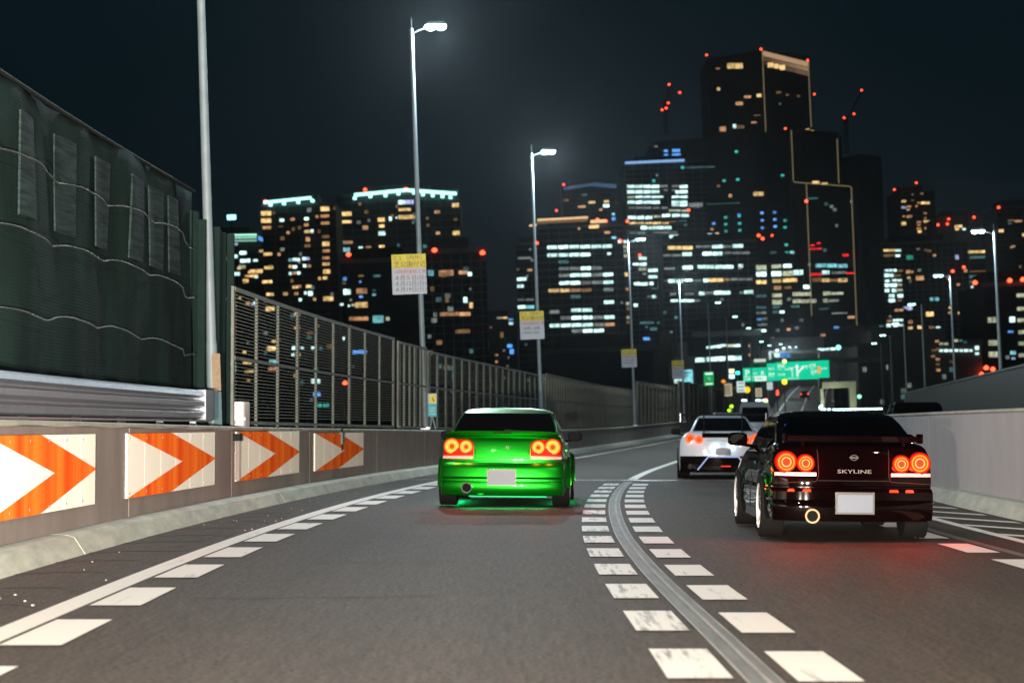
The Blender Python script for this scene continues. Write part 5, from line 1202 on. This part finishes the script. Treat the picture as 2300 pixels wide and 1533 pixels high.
Z6 = [(330,355,190,18,'y'),(385,405,185,14,'e'),(423,440,200,14,'o'),(445,468,200,16,'y'),(470,495,200,16,'y'),(330,355,228,18,'v'),(358,372,222,14,'o'),(372,386,222,14,'o'),(360,376,240,12,'o'),(335,350,280,12,'o'),(360,375,282,16,'o'),(377,392,280,16,'o'),(330,356,322,20,'y'),(462,478,262,12,'o'),(462,478,310,16,'y'),(480,496,310,16,'y'),(503,525,312,18,'v'),(420,445,314,14,'o'),(424,440,332,12,'o'),(465,497,350,18,'o'),(510,530,350,18,'o'),(420,445,352,12,'o'),(425,448,370,16,'y'),(440,460,145,14,'e'),(388,402,150,12,'e'),(410,425,220,10,'o'),(462,478,290,12,'e'),(645,665,340,18,'y'),(668,690,338,18,'y'),(650,668,356,14,'y'),(692,710,356,14,'w'),(960,1000,305,14,'e'),(1002,1045,308,18,'o'),(905,935,365,20,'y'),(985,1005,458,16,'o'),(1048,1057,390,24,'y'),(960,985,322,10,'k')]
wins += Rg(1900, 380, 2.643, Z6)


def front(px, py, pad=0):
    c = [b for b in BL if b['x0'] - pad <= px <= b['x1'] + pad and py >= b['yt'] - pad - 4 + (px - b['x0'])*-.0367]
    return min(c, key=lambda b: b['Z']) if c else None


WMESH = {}
for x0, x1, y, h, c in wins:
    b = front((x0 + x1)/2, y)
    if not b: continue
    Z = b['Z'] - .02; P, Q = W(x0, y, Z), W(x1, y, Z); w = max(.5, round((Q.x - P.x)*2)/2); hh = max(.6, round(h*.80*Z/F*2)/2)
    key = (w, hh, c)
    if key not in WMESH:
        mb = MB().box(-w/2, w/2, -.12, 0, -hh/2, hh/2); me = mb.mesh('window'); me.materials.append(WM[c]); WMESH[key] = me
    mid = (P + Q)/2; z = mid.z
    o = inst('window', WMESH[key], b['t'], Matrix.Translation(mid - Vector((0, .31 if not b.get('sky') else 0, 0)) - b['t'].matrix_basis.translation)); b['n'] += 1
# faintly lit small windows the photograph shows as scattered specks in the apartment towers
ks = {b['k']: b for b in BL}
for key, cnt, cols in (('A', 22, 'edk'), ('B', 30, 'edk'), ('L', 20, 'wdye'), ('D', 16, 'edk'), ('I', 22, 'dk'), ('H', 14, 'dk'), ('R2', 14, 'dk'), ('R3', 12, 'dk'), ('R4', 12, 'eo'), ('R6', 14, 'dk'), ('T3', 8, 'dk'), ('T4', 14, 'dk'), ('Fb', 8, 'dk'), ('M', 10, 'deo'), ('Q', 4, 'dk'), ('R1', 12, 'e')):
    b = ks[key]
    for _ in range(cnt):
        px = random.uniform(b['x0'] + 6, min(b['x1'], 2298) - 6); py = random.uniform(b['yt'] + 22, 905)
        if front(px, py) is not b: continue
        Z = b['Z'] - .33; p = W(px, py, Z); c = random.choice(cols); k2 = (Z*6/F, c)
        w = random.choice((1.0, 1.5)); kk = (w, 1.2, c)
        if kk not in WMESH:
            me = MB().box(-w/2, w/2, -.12, 0, -.6, .6).mesh('window'); me.materials.append(WM[c]); WMESH[kk] = me
        inst('window', WMESH[kk], b['t'], Matrix.Translation(p - b['t'].matrix_basis.translation))

# ---- red aviation lamps
red = emit('aviation_red', (1.0, .06, .02), 7)
RED = [(1587,124),(1709,111),(1814,136),(1764,289),(1856,306),(596,453),(912,425),(976,562),(1084,568),(1266,415),(1284,420),(1250,473),(1206,546),(1394,541),(1187,507),(1361,497),(1409,497),(1547,472),(1811,452),(1704,529),(1713,536),(1734,529),(2009,426),(2058,411),(2188,488),(2243,466),(2131,492),(2128,503),(2107,505),(2268,630),(2297,628),(2190,635),(2215,826),(2230,829),(2205,841),(2140,609),(783,572),(532,480),(1437,573),(1342,493),(775,860),(2165,600),(820,426)]
lm = MB(); 
for (zz, r_) in ((0, 0),): pass
def lampmesh(r):
    k = ('lamp', round(r*2)/2)
    if k not in WMESH:
        mb = MB(); n = 8
        mb.loft([[(rr*math.cos(2*math.pi*i/n), rr*math.sin(2*math.pi*i/n), z) for i in range(n)] for z, rr in ((-r*.6, r*.5), (0, r), (r*.6, r*.6), (r*.9, r*.2))]); me = mb.mesh('warning_light', 60); me.materials.append(red); WMESH[k] = me
    return WMESH[k]
for px, py in RED:
    b = front(px, py, 16)
    if not b: continue
    Z = b['Z'] - .8; inst('warning_light', lampmesh(2.6*Z/F), b['t'], Matrix.Translation(W(px, py, Z) - b['t'].matrix_basis.translation))

# ---- tower cranes
def crane(lab, base, top, tip, lights, Z):
    bp_ = W(*base, Z); t = thing('tower_crane', lab, 'crane', bp_, group='tower cranes', road=False)
    T_, J = W(*top, Z) - bp_, W(*tip, Z) - bp_; s = MB()
    for dx in (-1, 1):
        for dy in (-1, 1): s.tube([(dx, dy, 0), (T_.x + dx, dy, T_.z)], .25, 4)
    z = 0; k = 0
    while z < T_.z - 3: f = z/T_.z; s.tube([(T_.x*f - 1, -1, z), (T_.x*f + 1, -1, z + 3)] if k % 2 else [(T_.x*f + 1, -1, z), (T_.x*f - 1, -1, z + 3)], .18, 4); z += 3; k += 1
    s.build('mast', M['dark'], t)
    j = MB()
    for o in ((0, -.8, 0), (0, .8, 0), (0, 0, 1.4)): j.tube([T_ + Vector(o), J + Vector(o)*.3], .2, 4)
    for k in range(12): a = T_ + (J - T_)*k/12; j.tube([a + Vector((0, -.8, 0)), a + (J - T_)/12 + Vector((0, 0, 1.3))], .12, 4)
    j.build('jib', M['dark'], t)
    MB().box(T_.x - 2, T_.x + 2, -1.5, 1.5, T_.z - 1, T_.z + 3).build('cab', M['dark'], t)
    for l in lights: inst('warning_light', lampmesh(2.8*Z/F), t, Matrix.Translation(W(*l, Z - 3) - bp_))
crane('tower crane with five red lamps above the left shoulder of the skyscraper', (1497, 300), (1495, 240), (1504, 190), [(1503, 190), (1527, 208), (1501, 232), (1487, 247), (1496, 243)], 1260)
crane('tower crane with three red lamps to the right of the skyscraper', (1902, 346), (1900, 275), (1936, 203), [(1896, 265), (1918, 256), (1935, 203), (1829, 212)], 1395)
# isolated lamp of a far pole above the striped tower
t = thing('beacon_lamp', 'small bright cyan lamp over the striped distant tower', 'lamp', W(520, 488, 420), road=False)
MB().box(-.9, .9, -.2, .2, -.5, .5).build('lamp_face', emit('cyan_lamp', (.3, .95, 1.0), 3), t); MB().tube([(0, 0, -.5), (0, .2, -50)], .15, 6).build('post', M['dark'], t)

# ------------------------------------------------------------------ gantries and signs ahead
GZ = 285
M['gsign'] = emit('lit_green_sign', (0.004, .62, .33), 1.05); M['gwhite'] = emit('lit_white_legend', (.80, 1.0, .90), 1.1)


def px_box(t, a, b, Z, th, nm, m):
    o = t.matrix_basis.translation; P, Q = W(*a, Z) - o, W(*b, Z) - o
    return MB().box(min(P.x, Q.x), max(P.x, Q.x), -th, 0, min(P.z, Q.z), max(P.z, Q.z)).build(nm, m, t)


gt = thing('sign_gantry', 'grey steel gantry spanning the road behind the green direction signs', 'gantry', W(2000, 920, GZ), road=False)
o = gt.matrix_basis.translation
for dy in (0, 12):
    a, b = W(1688, 815 - dy*.25, GZ) - o, W(2002, 808 - dy*.25, GZ) - o; MB().tube([a, b], .30, 6).build('beam', M['fence'], gt)
MB().tube([(0, 0, -8), W(2001, 808, GZ) - o], .42, 8).build('post', M['fence'], gt); MB().tube([W(1690, 930, GZ) - o, W(1688, 815, GZ) - o], .36, 8).build('post', M['fence'], gt)
px_box(gt, (1694, 806), (1720, 812), GZ - .5, .5, 'lamp_bar', emit('gantry_lamp', (.75, .85, .75), .8))
ds = thing('direction_sign', 'large lit green direction sign with a white forked arrow', 'sign', W(1792, 832, GZ - 1.5), road=False)
o = ds.matrix_basis.translation; Z = GZ - 1.5; mpx = Z/F
MB().box(-69*mpx, -48.5*mpx, -.15, .15, -20.5*mpx, 18.5*mpx).build('panel', M['gsign'], ds)
MB().box(-48*mpx, 47*mpx, -.15, .15, -20*mpx, 20.5*mpx).build('panel', M['gsign'], ds)
MB().box(47.5*mpx, 70*mpx, -.15, .15, -18*mpx, 21*mpx).build('panel', M['gsign'], ds)
G2 = lambda x, z: Matrix.Translation((x*mpx, -.17, z*mpx))
arr = MB()
def bar2(mb, a, b, w): 
    a, b = Vector((a[0]*mpx, 0, a[1]*mpx)), Vector((b[0]*mpx, 0, b[1]*mpx)); d = (b - a).normalized(); nrm = Vector((-d.z, 0, d.x))*w*mpx/2
    mb.loft([[a + nrm, a - nrm, b - nrm, b + nrm], [p + Vector((0, .03, 0)) for p in (a + nrm, a - nrm, b - nrm, b + nrm)]])
bar2(arr, (-1.5, -13), (-2, 10), 4.2); bar2(arr, (-.5, -5), (10, 6), 3.6)
arr.loft([[((-2 + dx)*mpx, 0, (8 + dz)*mpx) for dx, dz in ((-5, 0), (5, 0), (0, 7))], [((-2 + dx)*mpx, .03, (8 + dz)*mpx) for dx, dz in ((-5, 0), (5, 0), (0, 7))]])
arr.loft([[((10 + dx)*mpx, 0, (6 + dz)*mpx) for dx, dz in ((-3.2, 2.5), (2.5, -3.2), (5, 5))], [((10 + dx)*mpx, .03, (6 + dz)*mpx) for dx, dz in ((-3.2, 2.5), (2.5, -3.2), (5, 5))]])
bar2(arr, (-13, -14), (-13, 4), 1.6); bar2(arr, (-13, 3), (-18, 9), 1.4); bar2(arr, (-13, 3), (-9, 9), 1.4); bar2(arr, (17, 9), (25, 9), 1.2); bar2(arr, (20, 3), (17, 12), 1.2)
arr.build('arrow', M['gwhite'], ds, loc=(0, -.19, 0))
for s_, sz, x, z in (('銀座', 8.6, -46, 8.5), ('環状線', 5.2, -30, 2), ('芝公園', 5.6, -46, -9.5), ('目黒', 8.0, 25, 7.5), ('飯倉', 7.4, 29, -6), ('出口', 7.0, -67, 4), ('箱崎', 7.2, -67, -8), ('霞が関', 4.6, 51, 1), ('INNER CIRC. RTE', 3.6, -26, -18.5), ('Ginza', 4.2, -46, 3.2), ('Meguro', 3.8, 26, 3.0), ('Iikura', 3.8, 29, -10.5), ('Hakozaki', 3.4, -67, -12)):
    text('lettering', s_, sz*mpx, M['gwhite'], ds, G2(x, z), .01)
MB().box(44*mpx, 50*mpx, -.30, -.18, -8*mpx, 8*mpx).build('marker', emit('orange_marker', (1.0, .33, .05), 1.1), ds)
ps = thing('parking_sign', 'lit green parking sign with a large white P left of the main direction sign', 'sign', W(1695, 841, GZ - 1.4), road=False)
MB().box(-28*mpx, 27*mpx, -.15, .15, -15.5*mpx, 15.5*mpx).build('panel', M['gsign'], ps)
MB().box(-27*mpx, 26.5*mpx, -.19, -.16, -4.6*mpx, -3.6*mpx).build('divider', M['gwhite'], ps); MB().box(0, 26*mpx, -.19, -.16, -14.5*mpx, -4.2*mpx).build('white_field', M['gwhite'], ps)
for s_, sz, x, z in (('P', 21, -22, -3), ('K', 7, -3.5, .5), ('C', 7, 1.5, .5), ('8', 14, 13.5, -1.5), ('芝浦PA', 6.5, -25, -12)): text('lettering', s_, sz*mpx, M['gwhite'], ps, G2(x, z), .01)
text('lettering', '混雑なし', 6*mpx, mat('sign_green_ink', (.0, .25, .12), .5), ps, Matrix.Translation((2*mpx, -.20, -11.5*mpx)), .01)

g2 = thing('sign_gantry', 'thinner second gantry further off with a small blue lit sign', 'gantry', W(1729, 900, 360), road=False); o = g2.matrix_basis.translation
MB().tube([W(1729, 900, 360) - o, W(1729, 793, 360) - o], .35, 6).build('post', M['fence'], g2); MB().tube([W(1727, 792, 360) - o, W(1842, 788, 360) - o], .30, 6).build('beam', M['fence'], g2); MB().tube([W(1840, 900, 360) - o, W(1840, 788, 360) - o], .25, 6).build('post', M['fence'], g2)
b_ = px_box(g2, (1741, 793), (1753, 801), 359, .3, 'lamp_panel', WM['w']); px_box(g2, (1753, 791), (1775, 802), 359, .3, 'blue_panel', WM['b'])


def far_sign(name, lab, cat, px, py, w, h, Z, m, body=None, post=True, prints=0, rnd=False, group=None):
    t = thing(name, lab, cat, W(px, py, Z), road=False, group=group); k = Z/F
    if rnd: MB().ann(0, -.1, 0, 0, w*k/2, .2, 20).build('face', m, t)
    elif rnd is None: MB().prism([(0, h*k/2), (w*k/2, 0), (0, -h*k/2), (-w*k/2, 0)], -.1, .1).build('face', m, t)
    else: MB().box(-w*k/2, w*k/2, -.1, .1, -h*k/2, h*k/2).build('face', m, t)
    for i in range(prints):
        z = h*k*(.32 - .64*i/max(1, prints - 1)); MB().box(-w*k*.34, w*k*.34, -.13, -.11, z - h*k*.035, z + h*k*.035).build('print_bar', body, t)
    if post: MB().tube([(0, .12, h*k*.3), (0, .12, -(925 - py)*k)], .09, 6).build('post', M['fence'], t)
    return t


grn = emit('small_green_sign', (.005, .42, .10), .8); t = far_sign('service_sign', 'small upright green sign on the first far pole, left of the parking sign', 'sign', 1592, 850, 22, 32, 172, grn)
k = 172/F
MB().box(-8*k, 9*k, -.13, -.11, 9*k, 13*k).build('print_bar', M['gwhite'], t); MB().prism([(-3*k, 4*k), (3*k, 3*k), (4*k, -5*k), (-1*k, -3*k)], -.13, -.11).build('pictogram', WM['c'], t); MB().box(-9*k, 0, -.13, -.11, -8*k, -5.5*k).build('print_bar', M['signyellow'], t); MB().box(-8*k, 8*k, -.13, -.11, -13*k, -10*k).build('print_bar', M['gwhite'], t)
beige = emit('beige_board', (.62, .55, .36), .75); whit = emit('white_board', (.62, .80, .78), .95); ink = mat('board_ink', (.2, .18, .1), .6)
far_sign('notice_board', 'tall beige notice board below the green parking sign, leftmost', 'board', 1634, 875, 20, 28, 190, beige, ink, prints=5)
far_sign('notice_board', 'upright white board between the beige board and the yellow disc', 'board', 1664, 868, 18, 25, 195, whit, ink, prints=3)
far_sign('notice_board', 'smaller beige board right of the yellow disc', 'board', 1704, 881, 14, 20, 205, beige, ink, prints=4)
far_sign('notice_board', 'small pale board just under the green direction sign', 'board', 1729, 866, 12, 17, 230, whit, ink, prints=3)
far_sign('round_sign', 'round glowing yellow disc sign near the white board', 'sign', 1678, 875, 14, 14, 198, emit('yellow_disc', (1.0, .60, .02), 1.3), rnd=True)
far_sign('diamond_sign', 'small orange diamond warning sign at far left of the boards', 'sign', 1625, 856, 12, 9, 185, emit('orange_diamond', (1.0, .30, .02), 1.2), rnd=None)
far_sign('lantern', 'cream glowing lantern shape above the white-cyan lamp', 'lamp', 1642, 833, 14, 10, 240, emit('cream_glow', (1.0, .85, .62), 1.3)); far_sign('lantern', 'white-cyan glowing lamp under the cream lantern', 'lamp', 1643, 845, 13, 9, 236, emit('cyan_white_glow', (.55, .95, 1.0), 2.2))
far_sign('lantern', 'small teal lamp beside the cream lantern', 'lamp', 1657, 837, 9, 7, 242, emit('teal_glow', (.05, .9, .75), 2.5)); far_sign('beacon', 'yellow beacon hanging under the green direction sign', 'lamp', 1762, 857, 12, 10, 275, emit('yellow_beacon', (1.0, .66, .02), 2.2), rnd=True)
far_sign('beacon', 'pale yellow lamp on top of the green direction sign', 'lamp', 1762, 811, 10, 9, 283, emit('pale_yellow_lamp', (1.0, .95, .35), 1.6), rnd=True, post=False)
t = far_sign('traffic_signal', 'stack of two red lamps in the middle of the far road', 'signal', 1746, 878, 5, 5, 200, emit('signal_red', (1.0, .06, .03), 4), rnd=True); MB().ann(0, -.12, -6*200/F, 0, 3*200/F, .2, 16).build('lower_lamp', bpy.data.materials['signal_red'], t)
t = far_sign('traffic_signal', 'red over yellow-green lamp just behind the pale van', 'signal', 1720, 898, 8, 8, 96, bpy.data.materials['signal_red'], rnd=True); MB().ann(0, -.12, -7*96/F, 0, 4.5*96/F, .2, 16).build('lower_lamp', emit('signal_lime', (.75, 1.0, .05), 2.5), t)
t = far_sign('marker_lamp', 'two small lime marker lamps left of the pale van', 'lamp', 1643, 912, 8, 8, 86, emit('lime_lamp', (.45, .9, .03), 1.8), rnd=True); MB().ann(-6*86/F, -.12, -9*86/F, 0, 3.6*86/F, .2, 12).build('lower_lamp', bpy.data.materials['lime_lamp'], t)
far_sign('lit_billboard', 'left one of two glowing white panels on the small pale block', 'light panel', 1524, 849, 20, 22, 400, WM['w'], ink, prints=3, post=False); far_sign('lit_billboard', 'right larger glowing cyan-white panel on the small pale block', 'light panel', 1545, 847, 22, 34, 398, WM['c'], ink, prints=2, post=False)
far_sign('teal_lamp', 'bright teal lamp at the left end of the row of bulbs behind the gantry', 'lamp', 1883, 780, 11, 10, 330, emit('teal_lamp_glow', (.25, 1.0, .85), 2.5), rnd=True)
far_sign('green_lamp', 'small green and cream signal lamp right of the portal frame', 'lamp', 1930, 890, 9, 9, 260, emit('green_lamp_glow', (.3, 1.0, .6), 1.8), rnd=True)
# lamps on the third and fifth poles glow wider than their heads
# grey overpass girders and white portal frame
ov = thing('overpass', 'pale curved overpass girder left of the far road', 'overpass', W(1640, 905, 260), road=False); o = ov.matrix_basis.translation
pts = [(1588, 884, 230), (1600, 879, 238), (1625, 875, 250), (1660, 872, 265), (1692, 870, 285)]
MB().loft([[W(x, y_, z_) - o, W(x, y_ - 6, z_) - o, W(x, y_ - 6, z_) - o + Vector((0, 5, 0)), W(x, y_, z_) - o + Vector((0, 5, 0))] for x, y_, z_ in pts]).build('girder', M['concrete_pale'], ov)
for x, z_ in ((1598, 238), (1660, 265)): a = W(x, 880, z_) - o; MB().box(a.x - .5, a.x + .5, a.y, a.y + 1, a.z - 9, a.z).build('pier', M['concrete'], ov)
MB().loft([[W(x, y_ + 45, z_) - o, W(x, y_ + 1, z_) - o, W(x, y_ + 1, z_) - o + Vector((0, .5, 0)), W(x, y_ + 45, z_) - o + Vector((0, .5, 0))] for x, y_, z_ in pts]).build('side_wall', M['wallC'], ov)
pf = thing('portal_frame', 'pale concrete portal frame right of the climbing ramp', 'portal frame', W(1905, 912, 255), road=False); o = pf.matrix_basis.translation
pale = mat('pale_frame_concrete', (.42, .44, .34), .8, noise=(1, .2))
MB().box(*[(W(1845, 860, 255) - o).x, (W(1921, 860, 255) - o).x], -.6, .6, (W(1880, 871, 255) - o).z, (W(1880, 857, 255) - o).z).build('beam', pale, pf)
for xa, xb in ((1908, 1921), (1841, 1848)): MB().box((W(xa, 880, 255) - o).x, (W(xb, 880, 255) - o).x, -.55, .55, -6, (W(1880, 871.3, 255) - o).z).build('column', pale, pf)
light('frame_light', 'AREA', (.9, 1.0, .75), 500, pf, Matrix.Translation((-2.5, -5, -1)) @ Matrix.Rotation(math.radians(80), 4, 'X'), size=1.5)  # bare area light aimed at the portal frame, no fixture modelled
# added glowing strips above the right wall, standing for headlight glow there
ml = thing('wall_glow_strips', 'added white-cyan strips standing for headlight glow along the right wall top, behind the black saloon', 'glow strip')
wh = emit('wall_glow', (.62, 1.0, .97), 5)
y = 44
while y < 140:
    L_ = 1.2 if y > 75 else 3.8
    hz_ = lambda q: 1.52 + (y + q - 44)/91*.62; dz_ = .035 + (y - 44)/91*.09; MB().loft([[at(y + q, 5.33, hz_(q)), at(y + q, 5.42, hz_(q)), at(y + q, 5.42, hz_(q) + dz_), at(y + q, 5.33, hz_(q) + dz_)] for q in (0, L_)]).build('lamp', wh, ml); MB().tube([at(y, 5.38, 1.38), at(y, 5.38, hz_(0))], .02, 5).build('bracket', M['dark'], ml); y += L_ + (.15 if y < 75 else 6.5)  # these parts glow in place of oncoming headlight shine; brackets are added too
# orange-ish far side wall of the ramp, lane lights
rw = thing('ramp_wall', 'pinkish lit concrete wall on the right of the climbing ramp', 'wall'); sweep(MB(), [(5.2, -.5), (5.6, -.5), (5.6, 1.5), (5.2, 1.5)], 345, 610, 10).build('wall_panel', mat('pinkish_concrete', (.45, .30, .25), .8), rw)
strip(-.12, .12, 300, 600, 8).build('lane_line', M['paint'], road); strip(-4.0, -3.7, 332, 600, 8).build('edge_line', M['paint'], road); strip(3.7, 4.0, 262, 600, 8).build('edge_line', M['paint'], road)

for yy in (355, 405, 460, 520):
    p = at(yy, -5.4, 1.0); light_pole(p, p.z + 9.5, 1.4, 'distant light pole on the climbing ramp, %s' % {355: 'first at its foot', 405: 'second from its foot', 460: 'third, halfway up', 520: 'last near its crest'}[yy], 2600, far=True, group='light poles on the ramp')
# ------------------------------------------------------------------ haze volume, added to give the lamps halos like lens bloom
hz = MB().box(-1500, 1500, -60, 1500, -17, 330)
m = bpy.data.materials.new('lamp_halo_haze'); m.use_nodes = True; n = m.node_tree; n.nodes.clear()
o_ = n.nodes.new('ShaderNodeOutputMaterial'); v_ = n.nodes.new('ShaderNodeVolumePrincipled')
v_.inputs['Density'].default_value = HAZE; v_.inputs['Anisotropy'].default_value = .9; v_.inputs['Color'].default_value = (.8, .9, 1, 1); n.links.new(v_.outputs[0], o_.inputs['Volume'])
if HAZE > 0:
    ho = hz.build('halo_haze', m); ho['kind'] = 'stuff'; tag(ho, 'thin haze added to give the lamps bloom halos')
S.cycles.volume_bounces = 0
# ------------------------------------------------------------------ headlamps of the following car (its lamps sit just ahead of the camera)
for x in (-1.15, .05):
    light('headlamp', 'SPOT', (1.0, .86, .70), 33000, None, RM @ Matrix.Translation((x, -1.6, .66)) @ Matrix.Rotation(math.radians(5), 4, 'Z') @ Matrix.Rotation(math.radians(86), 4, 'X'), spot_size=math.radians(70), spot_blend=.8, shadow_soft_size=.04)

# bank the carriageway and all that stands on it
for o in ROAD: o.matrix_basis = RM @ o.matrix_basis
bpy.context.view_layer.update()
